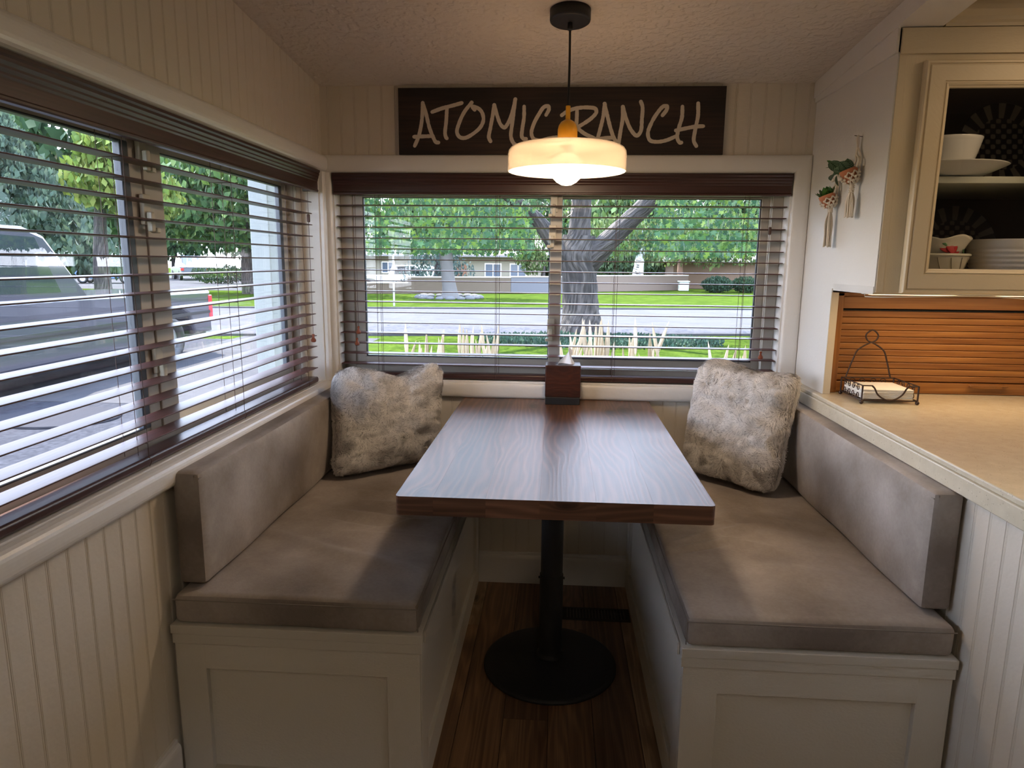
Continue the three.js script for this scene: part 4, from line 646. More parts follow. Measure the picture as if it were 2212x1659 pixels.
planter('macrame planter with clay pot and variegated round leaf plant on the cabinet side', 0.425, 1.655, 0.412, 1.556, 1.494, 1.42, (h, pot) => {
  const put = (p, d, L, W, m) => { const q = new THREE.Quaternion().setFromUnitVectors(V(0, 1, 0), V(...d).normalize()), me = part('leaf', leaf(L, W, 0.7), m, pot, p); me.quaternion.copy(q); };
  part('stem', merge([tube([[0, 0, 0], [-0.01, 0.02, -0.02], [-0.014, 0.03, -0.05]], 0.0013, 10, 5), tube([[0, 0, 0], [-0.012, 0.01, -0.03], [-0.016, 0.012, -0.06]], 0.0012, 10, 5)]), M.leafA, pot);
  put([-0.004, 0.0, 0.002], [-0.35, 0.75, 0.35], 0.038, 0.017, stripeLeaf); put([0.0, 0.002, -0.006], [0.2, 0.8, 0.5], 0.036, 0.016, stripeLeaf); put([-0.012, 0.012, -0.03], [-0.3, 0.95, -0.05], 0.045, 0.018, stripeLeaf); put([-0.014, 0.03, -0.05], [-0.1, 0.5, -0.7], 0.036, 0.016, stripeLeaf); put([-0.014, 0.026, -0.04], [-0.2, 1, -0.3], 0.042, 0.006, M.leafA); put([-0.016, 0.012, -0.055], [-0.15, -0.1, -1], 0.034, 0.012, stripeLeaf); put([-0.012, 0.008, -0.03], [-0.5, 0.2, -0.7], 0.034, 0.013, stripeLeaf); put([-0.014, 0.004, -0.05], [-0.2, -0.9, -0.6], 0.034, 0.007, stripeLeaf); put([-0.008, 0.004, -0.012], [-0.7, 0.6, -0.2], 0.032, 0.014, stripeLeaf);
});
planter('macrame planter with clay pot and green succulent beside the back window', 0.275, 1.59, 0.28, 1.497, 1.447, 1.337, (h, pot) => {
  const m = [std([0.075, 0.22, 0.04], 0.4, { side: THREE.DoubleSide }), std([0.05, 0.16, 0.035], 0.4, { side: THREE.DoubleSide })];
  let k = 0; for (const [n, tilt, L] of [[6, 1.15, 0.04], [6, 0.75, 0.036], [4, 0.35, 0.03]]) for (let i = 0; i < n; i++) { const a = (i + (k % 2) * 0.5) / n * Math.PI * 2, d = V(Math.cos(a) * Math.sin(tilt), Math.cos(tilt), Math.sin(a) * Math.sin(tilt)); const me = part('leaf', leaf(L, 0.0105, 0.5, 0.35), m[k % 2], pot, [0, -0.002, 0]); const y = d.clone(), zz = V(-Math.cos(a) * Math.cos(tilt), Math.sin(tilt), -Math.sin(a) * Math.cos(tilt)).negate(), xx = y.clone().cross(zz); me.quaternion.setFromRotationMatrix(new THREE.Matrix4().makeBasis(xx, y, zz)); k++; }
  part('knotted_band', merge([...Array(9)].map((_, i) => new THREE.IcosahedronGeometry(0.006, 1).translate(0.0 - 0.004 * Math.sin(i), 0.05 + 0.002 * Math.cos(i * 2), -0.03 + i * 0.0085))), M.rope, h, [-0.02, 1.497, 0.02]);
});

// ================================================================ OUTSIDE
const G = -0.42, TURN = THREE.MathUtils.degToRad(9);
const grassT = tex(512, 512, (u, v) => { const a = fbm(nz, u * 12, v * 12, 12, 12, 4), f = fbm(nz2, u * 120, v * 120, 120, 120, 2), k = clamp(0.5 + (a - 0.5) * 0.8 + (f - 0.5) * 0.9); return mix3(hex('#364a1c'), hex('#647a30'), k); }, true, [1 / 4, 1 / 4]);
const roadT = tex(512, 512, (u, v) => { const a = fbm(nz, u * 6, v * 6, 6, 6, 3), f = fbm(nz2, u * 200, v * 200, 200, 200, 2), k = clamp(0.5 + (a - 0.5) * 0.4 + (f - 0.5) * 1.0); return mix3(hex('#404045'), hex('#5e5e64'), k); }, true, [1 / 3, 1 / 3]);
const slabT = tex(512, 512, (u, v) => { const a = fbm(nz, u * 5 + 3, v * 5, 5, 5, 4), f = fbm(nz2, u * 90, v * 90, 90, 90, 2), k = clamp(0.5 + (a - 0.5) * 0.9 + (f - 0.5) * 0.5); return mix3(hex('#545456'), hex('#6c6b6b'), k); }, true, [1 / 4, 1 / 4]);
M.lawn = phy([0.40, 0.40, 0.42], 1, { map: grassT, specularIntensity: 0 }); M.road = phy([0.7, 0.7, 0.7], 1, { specularIntensity: 0.15, map: roadT }); M.slab = phy([0.38, 0.38, 0.4], 1, { specularIntensity: 0.15, map: slabT });
M.bark = (() => { const f = (u, v) => { const a = fbm(nz, u * 26 + 2 * fbm(nz2, u * 4, v * 5, 4, 5, 2), v * 5, 26, 5, 3); return clamp((a - 0.3) * 1.8); }; const r = [1 / 1.2, 1 / 1.5]; return std([0.75, 0.75, 0.75], 0.95, { map: tex(256, 256, (u, v) => mix3(hex('#2e2a28'), hex('#645d58'), f(u, v)), true, r), bumpMap: tex(256, 256, (u, v) => { const a = f(u, v); return [a, a, a]; }, false, r), bumpScale: 0.03 }); })();
function ground(name, label, cat, g, m) { return solo(name, uvM(g, 0), m, label, cat, null, null, 'structure'); }
ground('lawn', 'open lawn and verge beyond the street', 'lawn', bx(-110, 90, G - 0.3, G - 0.012, -120, 40), M.lawn);
ground('lawn', 'shaded front lawn below the back window', 'lawn', bx(-3.9, 30, G - 0.1, G, -12.6, -0.12), M.lawn);
ground('driveway', 'pale concrete part of the driveway behind the parked truck', 'driveway', bx(-7, -3.9, G - 0.1, G + 0.005, -12.2, -5), M.slab);
ground('driveway', 'driveway under the parked pickup truck, coloured dark', 'driveway', bx(-12.2, -3.9, G - 0.1, G + 0.001, -11.6, 6), phy([0.6, 0.6, 0.6], 1, { specularIntensity: 0.15, map: tex(256, 256, (u, v) => mix3(hex('#2c2d33'), hex('#4a4b52'), fbm(nz2, u * 60, v * 60, 60, 60, 3)), true, [1 / 2, 1 / 2]) }));  // dark colour gives the dim look of this ground through the left pane
ground('parking_pad', 'pale paved yard across the street with parked cars', 'driveway', bx(-60, -14, G - 0.1, G - 0.004, -64, -34), M.slab);
{ const rot = (g) => { g.rotateY(TURN); return g; };
  ground('street', 'sunlit asphalt street in front of the house', 'street', rot(bx(-90, 70, G - 0.1, G - 0.006, -22.4, -13.6)), M.road);
  for (const [z0, z1, l] of [[-13.6, -13.3, 'concrete kerb on the near side of the street'], [-22.7, -22.4, 'concrete kerb on the far side of the street']]) ground('kerb', l, 'kerb', rot(bx(-90, 70, G - 0.1, G + 0.04, z0, z1)), M.slab); }
solo('porch_post', rb(-1.395, -1.305, G, 1.84, -0.57, -0.48, 0.006), std([0.2, 0.215, 0.215], 0.6), 'pale grey porch post outside the left window', 'post');
solo('dark_oval', (() => { const g = new THREE.CylinderGeometry(0.62, 0.62, 0.02, 40); g.scale(1, 1, 0.8); g.translate(-5.3, G + 0.016, -4.2); return g; })(), phy([0.03, 0.03, 0.035], 1, { specularIntensity: 0.1 }), 'dark flat oval lying on the driveway', 'mat');  // flat dark disc on the driveway surface

// ---- foliage
function leafMat(c, tr = 0.3) { return phy('#ffffff', 0.9, { side: THREE.DoubleSide, transmission: tr, thickness: 0, specularIntensity: 0.4, color: new THREE.Color().setRGB(...c) }); }
function mapleGeo() { const s = new THREE.Shape(), n = 10, r = [1, 0.5, 0.95, 0.42, 0.8, 0.3, 0.55]; const pts = [[0, -0.35]]; const lob = [[-2.5, 0.5], [-2.0, 0.85], [-1.55, 0.42], [-1.05, 0.98], [-0.5, 0.48], [0, 1.05], [0.5, 0.48], [1.05, 0.98], [1.55, 0.42], [2.0, 0.85], [2.5, 0.5]]; for (const [a, q] of lob) pts.push([Math.sin(a) * q, Math.cos(a) * q]); s.moveTo(...pts[0]); for (const p of pts.slice(1)) s.lineTo(...p); const g = new THREE.ShapeGeometry(s); g.scale(0.5, 0.5, 0.5); const p = g.attributes.position; for (let i = 0; i < p.count; i++) p.setZ(i, -0.25 * (p.getX(i) ** 2 + p.getY(i) ** 2)); g.computeVertexNormals(); return g; }
function simpleLeafGeo() { const g = new THREE.BufferGeometry(); g.setAttribute('position', new THREE.Float32BufferAttribute([0, -0.5, 0, -0.28, 0, 0.06, 0.28, 0, 0.06, 0, 0.5, 0], 3)); g.setIndex([0, 2, 1, 1, 2, 3]); g.computeVertexNormals(); return g; }
const MAPLE = mapleGeo(), LEAF = simpleLeafGeo();
function foliage(parent, geo, mat, n, seed, sample, size, cols, droop = 0.6) {
  const im = new THREE.InstancedMesh(geo, mat, n), R = rng(seed), m = new THREE.Matrix4(), q = new THREE.Quaternion(), e = new THREE.Euler(), c = new THREE.Color();
  for (let k = 0; k < n; k++) { const p = sample(R), s = size[0] + (size[1] - size[0]) * R(); e.set((R() - 0.5) * 2 * droop * 1.6, R() * 6.283, (R() - 0.5) * 2 * droop + Math.PI * (R() < 0.75 ? 1 : 0)); q.setFromEuler(e); m.compose(p, q, V(s, s, s)); im.setMatrixAt(k, m); const a = cols[Math.floor(R() * cols.length)], t = 0.8 + R() * 0.4; c.setRGB(a[0] * t, a[1] * t, a[2] * t); im.setColorAt(k, c); }
  im.name = 'foliage'; im.userData.kind = 'stuff'; im.castShadow = im.receiveShadow = true; parent.add(im); return im;
}
const ball = (R, c, r) => { for (;;) { const x = R() * 2 - 1, y = R() * 2 - 1, z = R() * 2 - 1, d = x * x + y * y + z * z; if (d < 1 && d > 0.2) return V(c[0] + x * r[0], c[1] + y * r[1], c[2] + z * r[2]); } };
const LM = leafMat([0.52, 0.53, 0.46]);
{ // the big maple on the front lawn
  const t = thing('maple_tree', 'big grey barked maple on the front lawn with forked trunk', 'tree', [0.58, G, -13.2]);
  part('trunk', limb([[0, -0.1, 0, 0.62], [-0.02, 0.15, 0, 0.50], [-0.05, 0.6, 0, 0.415], [-0.1, 1.35, 0, 0.39], [-0.14, 1.85, 0, 0.42], [-0.12, 2.3, 0, 0.36]], 20, 36, 0.07, 3), M.bark, t);
  part('branch', limb([[-0.16, 1.9, 0, 0.3], [-0.12, 2.5, 0, 0.25], [-0.1, 3.2, 0.1, 0.22], [-0.2, 4.6, 0.2, 0.16], [-0.1, 6.5, 0.3, 0.08]], 14, 30, 0.06, 4), M.bark, t);
  part('branch', limb([[0.1, 1.7, 0, 0.28], [0.45, 2.1, 0.1, 0.24], [0.9, 2.55, 0.15, 0.21], [1.5, 3.15, 0.3, 0.19], [2.6, 4.2, 0.5, 0.14], [4.2, 5.4, 0.9, 0.07]], 14, 36, 0.06, 5), M.bark, t);
  part('branch', limb([[-0.4, 1.75, 0, 0.24], [-0.8, 2.3, 0.1, 0.2], [-1.2, 2.75, 0.3, 0.15], [-2.0, 3.3, 0.8, 0.12], [-3.6, 4.2, 2.2, 0.06]], 12, 30, 0.06, 6), M.bark, t);
  const gr = [[0.04, 0.11, 0.05], [0.05, 0.13, 0.05], [0.035, 0.095, 0.05], [0.08, 0.17, 0.04], [0.13, 0.22, 0.04]];  // blue greens imitate shaded leaves, yellow greens sunlit ones, mixed at random
  const base = t.position;
  foliage(t, MAPLE, LM, 34000, 91, (R) => {
    for (;;) {
      const x = -11 + R() * 23, z = -16.5 + R() * 10.5, d = 2.59 - z, lo = 1.28 + d * (0.012 + 0.03 * (fbm(nz, x * 0.7 + 20, z * 0.5 + 9, 64, 64, 3) - 0.35)), y = lo + Math.pow(R(), 1.7) * (4.2 - 0.2 * Math.abs(x));
      const sx = x / d; // clear the trunk and the fork, foliage there only behind
      if (sx < -0.32) continue;
      if (sx > -0.035 && sx < 0.135 && z > -13.8) continue;
      if (sx > -0.02 && sx < 0.10 && y < 1.28 + d * 0.05 && z > -15) continue;
      if (fbm(nz2, x * 0.9 + 3, y * 1.5 + z * 0.4, 64, 64, 2) < 0.4) continue;
      return V(x, y, z).sub(base);
    }
  }, [0.08, 0.145], gr, 0.45);
}
function broadTree(name, label, p, trunk, crowns, n, size, cols, seed, bark = M.bark, group, geo = LEAF) {
  const t = thing(name, label, 'tree', [p[0], G, p[1]], group);
  part('trunk', limb(trunk, 12, 18, 0.06, seed), bark, t);
  foliage(t, geo, LM, n, seed, (R) => { const c = crowns[Math.floor(R() * crowns.length)]; return ball(R, c, c.slice(3)); }, size, cols); return t;
}
const GREEN = [[0.05, 0.11, 0.045], [0.07, 0.14, 0.045], [0.04, 0.09, 0.04]], LIME = [[0.18, 0.26, 0.05], [0.14, 0.23, 0.045], [0.23, 0.28, 0.06]], MID = [[0.08, 0.16, 0.05], [0.11, 0.19, 0.05], [0.06, 0.13, 0.05]];
broadTree('street_tree', 'grey trunked street tree in a ring of stones across the street', [-5.1, -29.6], [[0, -0.1, 0, 0.55], [0, 0.3, 0, 0.36], [-0.1, 1.2, 0, 0.3], [-0.15, 2.0, 0, 0.33], [0.2, 3.4, 0, 0.2]], [[-1.5, 2.9, 0, 2.2, 0.9, 1.5], [1.5, 3.1, 0, 2.4, 1.0, 1.5], [0, 4.2, 0, 3, 1.4, 2]], 2600, [0.28, 0.45], MID, 31, std([0.10, 0.095, 0.09], 0.95));
{ const r = thing('stone_ring', 'ring of pale stones around the street tree across the road', 'stones', [-5.1, G, -29.6]); const R = rng(6), g = []; for (let i = 0; i < 18; i++) { const a = i / 18 * 6.283; g.push(new THREE.IcosahedronGeometry(0.16 + R() * 0.08, 1).scale(1.2, 0.6, 1).translate(Math.cos(a) * 1.4, 0.03, Math.sin(a) * 1.4)); } const m = part('stones', merge(g), phy([0.10, 0.10, 0.10], 1, { specularIntensity: 0.2 }), r); m.userData.kind = 'stuff'; }
const birchBark = std('#ffffff', 0.8, { map: tex(128, 128, (u, v) => { const a = fbm(nz, u * 6, v * 24, 6, 24, 3), b = fbm(nz2, u * 3, v * 5, 3, 5, 2); return a > 0.6 && b > 0.42 ? hex('#3a3836') : mix3(hex('#a9adad'), hex('#d0d3d2'), b); }, true, [1 / 1.2, 1 / 1.6]) });
broadTree('birch_tree', 'white barked birch on the far lawn in front of the garden wall', [4.95, -41], [[0, -0.1, 0, 0.42], [0, 0.4, 0, 0.36], [0.05, 1.2, 0, 0.33], [0.15, 2.2, 0, 0.26], [0.4, 4, 0, 0.15]], [[-1.2, 3.4, 0, 2.2, 1.3, 1.6], [1.8, 3.1, 0, 2.4, 1.6, 1.6], [4.2, 2.9, 0.5, 2, 1.5, 1.4], [6.2, 3.2, 0, 2, 1.6, 1.4]], 4200, [0.22, 0.4], [[0.14, 0.2, 0.06], [0.17, 0.23, 0.08], [0.1, 0.17, 0.06]], 37, birchBark);
broadTree('small_tree', 'slim reddish trunk tree beside the brick building', [8.0, -43.5], [[0, -0.1, 0, 0.24], [0.02, 0.8, 0, 0.2], [0, 1.8, 0, 0.16], [0.2, 3.2, 0, 0.1]], [[0, 3.2, 0, 1.8, 1.2, 1.5], [2, 2.8, 0, 1.6, 1.1, 1.5]], 1600, [0.22, 0.36], MID, 41, std([0.22, 0.13, 0.09], 0.95));
broadTree('small_tree', 'round yellow green tree in front of the pale house', [-0.9, -38], [[0, -0.1, 0, 0.18], [0, 0.6, 0, 0.15], [0.05, 1.6, 0, 0.1], [0, 2.6, 0, 0.06]], [[-0.6, 1.75, 0, 0.9, 0.85, 0.9], [-0.2, 2.7, 0, 1.2, 0.9, 1], [-1.0, 2.2, 0, 0.8, 0.9, 0.8]], 1500, [0.16, 0.28], [[0.12, 0.19, 0.06], [0.15, 0.21, 0.07], [0.09, 0.15, 0.05]], 43);
function conifer(label, p, h, r, n, cols, seed, y0 = 0.3, group) {
  const t = thing('spruce_tree', label, 'tree', [p[0], G, p[1]], group);
  part('trunk', limb([[0, -0.1, 0, r * 0.09], [0, h * 0.5, 0, r * 0.06], [0, h * 0.97, 0, 0.03]], 8, 8, 0.05, seed), M.bark, t);
  foliage(t, LEAF, LM, n, seed, (R) => { const k = Math.floor(Math.pow(R(), 1.4) * 14) / 14, tier = (k + R() * 0.05), y = y0 + (h - y0) * tier, rr = r * (1 - tier) * (0.35 + 0.65 * Math.sqrt(R())) + 0.05, a = R() * 6.283, arm = 0.75 + 0.25 * Math.cos(a * 9 + k * 20); return V(Math.cos(a) * rr * arm, y - rr * 0.22 + R() * 0.2, Math.sin(a) * rr * arm); }, [r * 0.045, r * 0.095], cols, 0.5); return t;
}
const BLUE = [[0.08, 0.13, 0.13], [0.11, 0.16, 0.16], [0.06, 0.1, 0.1]];
conifer('blue grey spruce in front of the pale house across the street', [-7.2, -38.5], 5.2, 3.0, 3200, BLUE, 51, 0.7);
conifer('tall blue grey spruce beyond the driveway with the parked truck', [-19, -17], 8, 4.3, 17000, [[0.10, 0.15, 0.13], [0.13, 0.18, 0.15], [0.08, 0.12, 0.11]], 53);
conifer('dark spruce standing behind the roof of the parked truck', [-23, -15], 9.2, 4.6, 17000, [[0.08, 0.13, 0.11], [0.11, 0.16, 0.14], [0.06, 0.1, 0.09]], 54);
conifer('wide spruce between the truck and the cars across the street', [-20.5, -22.5], 6.8, 4.4, 17000, [[0.10, 0.16, 0.12], [0.14, 0.2, 0.14], [0.08, 0.13, 0.1]], 55, 1.9);
broadTree('shade_tree', 'yellow green maple seen above the truck bed', [-15.2, -19.5], [[0, -0.1, 0, 0.3], [0, 1.5, 0, 0.24], [0.2, 4, 0, 0.14]], [[0.6, 4.2, 0, 1.5, 1.0, 1.4], [1.6, 3.7, 0, 1.3, 0.9, 1.3], [0.9, 5.2, 0, 1.2, 0.9, 1.3]], 2600, [0.25, 0.42], LIME, 57);
broadTree('shade_tree', 'dense green tree over the far end of the driveway', [-15.5, -31], [[0, -0.1, 0, 0.35], [0, 1.8, 0, 0.28], [0.2, 4, 0, 0.16]], [[0, 4.2, 0, 4, 2.2, 3], [3.5, 4.4, 0, 3.4, 2.2, 3], [-3, 4.6, 0, 3, 2.2, 3], [1, 5.6, 0, 4, 1.6, 3]], 7000, [0.35, 0.6], MID, 59);
broadTree('shade_tree', 'leafy tree behind the parked cars', [-33, -55], [[0, -0.1, 0, 0.35], [0, 2, 0, 0.25], [0, 4, 0, 0.15]], [[0, 4.2, 0, 5, 2.8, 3], [7, 4.6, 0, 5, 3, 3], [-7, 4.6, 0, 5, 3, 3], [2, 8, 0, 8, 3, 3]], 6000, [0.5, 0.9], GREEN, 61);
broadTree('yellow_tree', 'bright yellow green shrub tree across the street', [-22, -52], [[0, -0.1, 0, 0.2], [0, 1, 0, 0.15], [0, 2, 0, 0.1]], [[0, 2.4, 0, 2.2, 1.7, 1.8], [1.6, 1.8, 0, 1.6, 1.3, 1.4]], 2400, [0.25, 0.45], LIME, 63);
[[-25, -29], [-33, -33], [-46, -38], [-52, -60], [-24, -66], [-11, -60], [-2, -64], [7, -62], [16, -60], [25, -56], [35, -50], [26, -46]].forEach(([x, z], i) => broadTree('background_tree', 'tall leafy tree far behind the houses', [x, z], [[0, -0.1, 0, 0.4], [0, 2, 0, 0.3], [0, 5, 0, 0.15]], [[0, 4.2, 0, 4.6, 2.6, 3], [1, 7.2, 0, 4.4, 3, 3], [-1.5, 5, 1, 4.2, 3, 3]], 2600, [0.6, 1.1], i % 3 === 1 ? MID : GREEN, 70 + i, M.bark, 'trees far behind the houses'));
function bush(label, p, r, n, cols, seed, size = [0.1, 0.2]) { const b = thing('round_shrub', label, 'shrub', [p[0], G, p[1]]); part('stem', limb([[0, -0.02, 0, 0.06], [0, r[1], 0, 0.03]], 6, 4, 0, 1), M.bark, b); foliage(b, LEAF, LM, n, seed, (R) => ball(R, [0, r[1] * 0.95, 0], r), size, cols); return b; }
bush('round dark green shrub on the far lawn by the brick building', [9.55, -39.5], [0.95, 0.5, 0.7], 2200, [[0.03, 0.07, 0.04], [0.04, 0.09, 0.045]], 81);
bush('second dark green shrub beside a birch at the edge of the far lawn', [11.4, -40], [0.9, 0.5, 0.7], 1800, [[0.035, 0.08, 0.04], [0.05, 0.11, 0.045]], 82);
bush('low dark hedge shrub by the paved yard across the street', [-23.5, -44], [2.2, 0.7, 1], 2400, [[0.03, 0.06, 0.035], [0.045, 0.09, 0.04]], 83);
bush('long clipped hedge behind the garden wall right of the big maple', [4, -50], [8, 1.3, 1.0], 6000, [[0.06, 0.11, 0.05], [0.09, 0.15, 0.06]], 85, [0.4, 0.7]);
{ const c = thing('ground_cover', 'low blue green ground cover around the maple trunk', 'plants', [0.9, G, -11.9]); foliage(c, LEAF, LM, 6000, 84, (R) => { const a = R() * 6.283, q = Math.sqrt(R()); return V(Math.cos(a) * q * 2.6, R() * 0.16, Math.sin(a) * q * 0.9); }, [0.05, 0.11], [[0.05, 0.11, 0.08], [0.06, 0.13, 0.09], [0.04, 0.09, 0.07]]); c.userData.kind = 'stuff'; }
// ---- feather reed grass in front of the window
function reed(label, x, z, n, spread, hgt, seed) {
  const t = thing('ornamental_grass', label, 'grass', [x, G, z], null), R = rng(seed);
  const pg = (() => { const g = lathe([[0.0005, 0], [0.008, 0.03], [0.013, 0.1], [0.011, 0.18], [0.005, 0.25], [0.0005, 0.28]], 7), p = g.attributes.position; for (let i = 0; i < p.count; i++) { const k = 1 + 0.35 * Math.sin(i * 12.9898); p.setX(i, p.getX(i) * k); p.setZ(i, p.getZ(i) * k); } g.computeVertexNormals(); return merge([g, rod([0, -0.95, 0], [0, 0.02, 0], 0.0016, 4)]); })();
  const mats = [std([0.3, 0.225, 0.14], 0.9), std([0.33, 0.255, 0.17], 0.9), std([0.25, 0.19, 0.12], 0.9)];
  for (let i = 0; i < n; i++) { const a = R() * 6.283, q = Math.sqrt(R()), lean = 0.05 + 0.3 * q, H = hgt * (0.84 + 0.2 * R()); part('plume', pg, mats[i % 3], t, [Math.cos(a) * q * spread + Math.cos(a) * lean * 0.5, H - 0.28, Math.sin(a) * q * spread * 0.7 + Math.sin(a) * lean * 0.5], [Math.sin(a) * lean * 0.6, R() * 6, -Math.cos(a) * lean]); }
  const bl = []; for (let i = 0; i < 160; i++) { const a = R() * 6.283, q = R(), r1 = 0.08 + 0.26 * R(), h = 0.45 + 0.35 * R(); const g = new THREE.BufferGeometry(), p = [], w = 0.004, cx = Math.cos(a), cz = Math.sin(a); for (const [tt, ww] of [[0, 1], [0.5, 0.9], [1, 0.1]]) { const rx = cx * (q * 0.12 + r1 * tt * tt), rz = cz * (q * 0.12 + r1 * tt * tt), y = h * (tt * 1.6 - 0.6 * tt * tt * (1 + 0.4 * R())); p.push(rx - cz * w * ww, y, rz + cx * w * ww, rx + cz * w * ww, y, rz - cx * w * ww); } g.setAttribute('position', new THREE.Float32BufferAttribute(p, 3)); g.setIndex([0, 1, 2, 2, 1, 3, 2, 3, 4, 4, 3, 5]); g.computeVertexNormals(); bl.push(g); }
  const b = part('blades', merge(bl), std([0.16, 0.24, 0.08], 0.8, { side: THREE.DoubleSide }), t); b.userData.kind = 'stuff'; return t;
}
reed('clump of tan feather reed grass outside, left of the window mullion', -0.72, -2.3, 26, 0.22, 1.24, 201);
reed('thick clump of tan feather reed grass outside, before the maple trunk', 0.34, -2.2, 48, 0.22, 1.27, 202);
reed('clump of tan feather reed grass outside the right end of the window', 1.28, -2.1, 20, 0.16, 1.17, 203);
// ---- garden walls, houses
function wallSeg(label, a, b, y1, m) { const L = Math.hypot(b[0] - a[0], b[1] - a[1]), w = thing('garden_wall', label, 'wall', [(a[0] + b[0]) / 2, G, (a[1] + b[1]) / 2]); w.rotation.y = Math.atan2(-(b[1] - a[1]), b[0] - a[0]); part('wall', bx(-L / 2, L / 2, 0, y1 - G, -0.1, 0.1), m, w); part('coping', bx(-L / 2, L / 2, y1 - G, y1 - G + 0.05, -0.13, 0.13), std([0.5, 0.47, 0.44], 0.9), w); }
const tan = std([0.11, 0.083, 0.058], 0.9), tan2 = std([0.12, 0.088, 0.066], 0.9);
wallSeg('low tan garden wall along the far lawn by the white pickup', [-13, -31.5], [-7.9, -33.2], 0.12, tan);
wallSeg('tan garden wall behind the street tree across the road', [-7.9, -33.2], [-2.6, -35], 0.42, tan);
wallSeg('grey garden fence next to the tan wall behind the big maple', [-2.6, -35], [1.6, -37], 0.46, std([0.10, 0.10, 0.11], 0.9));
wallSeg('tan garden wall right of the big maple trunk, behind the birch', [1.6, -38], [8.4, -43], 0.5, tan2);
function house(name, label, x0, x1, z, yE, yR, wallM, roofM, wins, doors, depth = 8) {
  const h = thing(name, label, 'house', [0, 0, 0]); part('wall', bx(x0, x1, G, yE, z - depth, z), wallM, h);
  const s = new THREE.Shape(); s.moveTo(z + 0.6, yE - 0.05); s.lineTo(z - depth / 2, yR); s.lineTo(z - depth - 0.6, yE - 0.05); s.lineTo(z - depth - 0.6, yE - 0.17); s.lineTo(z + 0.6, yE - 0.17); const g = new THREE.ExtrudeGeometry(s, { depth: x1 - x0 + 1, bevelEnabled: false }); g.rotateY(-Math.PI / 2); g.translate(x1 + 0.5, 0, 0); part('roof', g, roofM, h);
  for (const [a, b, c, d] of wins) { const w = part('window', merge([bx(a - 0.07, b + 0.07, d, d + 0.07, z, z + 0.05), bx(a - 0.07, b + 0.07, c - 0.07, c, z, z + 0.05), bx(a - 0.07, a, c, d, z, z + 0.05), bx(b, b + 0.07, c, d, z, z + 0.05), bx((a + b) / 2 - 0.03, (a + b) / 2 + 0.03, c, d, z, z + 0.045)]), M.white, h); part('pane', bx(a, b, c, d, z + 0.001, z + 0.02), std([0.08, 0.1, 0.13], 0.15), w); }
  for (const [a, b, c, d, m] of doors) part('door', bx(a, b, c, d, z + 0.001, z + 0.06), m, h);
}
const pale = std([0.22, 0.195, 0.145], 0.9), roofP = std([0.19, 0.175, 0.17], 0.95);
house('pale_house', 'pale yellow single storey house with wide roof across the street', -20, -1.2, -44, 1.75, 3.2, pale, roofP, [[-12.0, -11.2, 0.5, 1.15], [-4.9, -3.9, 0.3, 1.1], [-3.2, -2.2, 0.3, 1.1]], [[-6.9, -6.2, G, 1.05, std([0.2, 0.09, 0.05], 0.6)], [-10, -8.4, G, 1.0, std([0.62, 0.6, 0.56], 0.7)]]);
house('brick_building', 'orange tan brick building at the right of the far lawn', 7.9, 22, -45.5, 1.5, 2.6, std([0.14, 0.09, 0.06], 0.9), std([0.16, 0.145, 0.14], 0.95), [[14, 15.4, 0.3, 1.1]], []);
solo('utility_box', merge([rb(7.65, 8.25, G, 0.12, -41.9, -41.4, 0.03), rb(7.6, 8.3, 0.12, 0.2, -41.95, -41.35, 0.03)]), std([0.42, 0.47, 0.44], 0.6), 'grey green utility box on the far lawn by the brick building', 'box');
solo('sign_pole', merge([new THREE.CylinderGeometry(0.035, 0.035, 2.1, 10).translate(-6.2, G + 1.05, -23.1), tube([[-6.2, G + 2.08, -23.1], [-6.25, G + 2.17, -23.1], [-6.45, G + 2.2, -23.1]], 0.035, 10, 8)]), std([0.3, 0.33, 0.38], 0.5, { metalness: 0.3 }), 'thin grey pole with a bent top at the far kerb', 'pole');
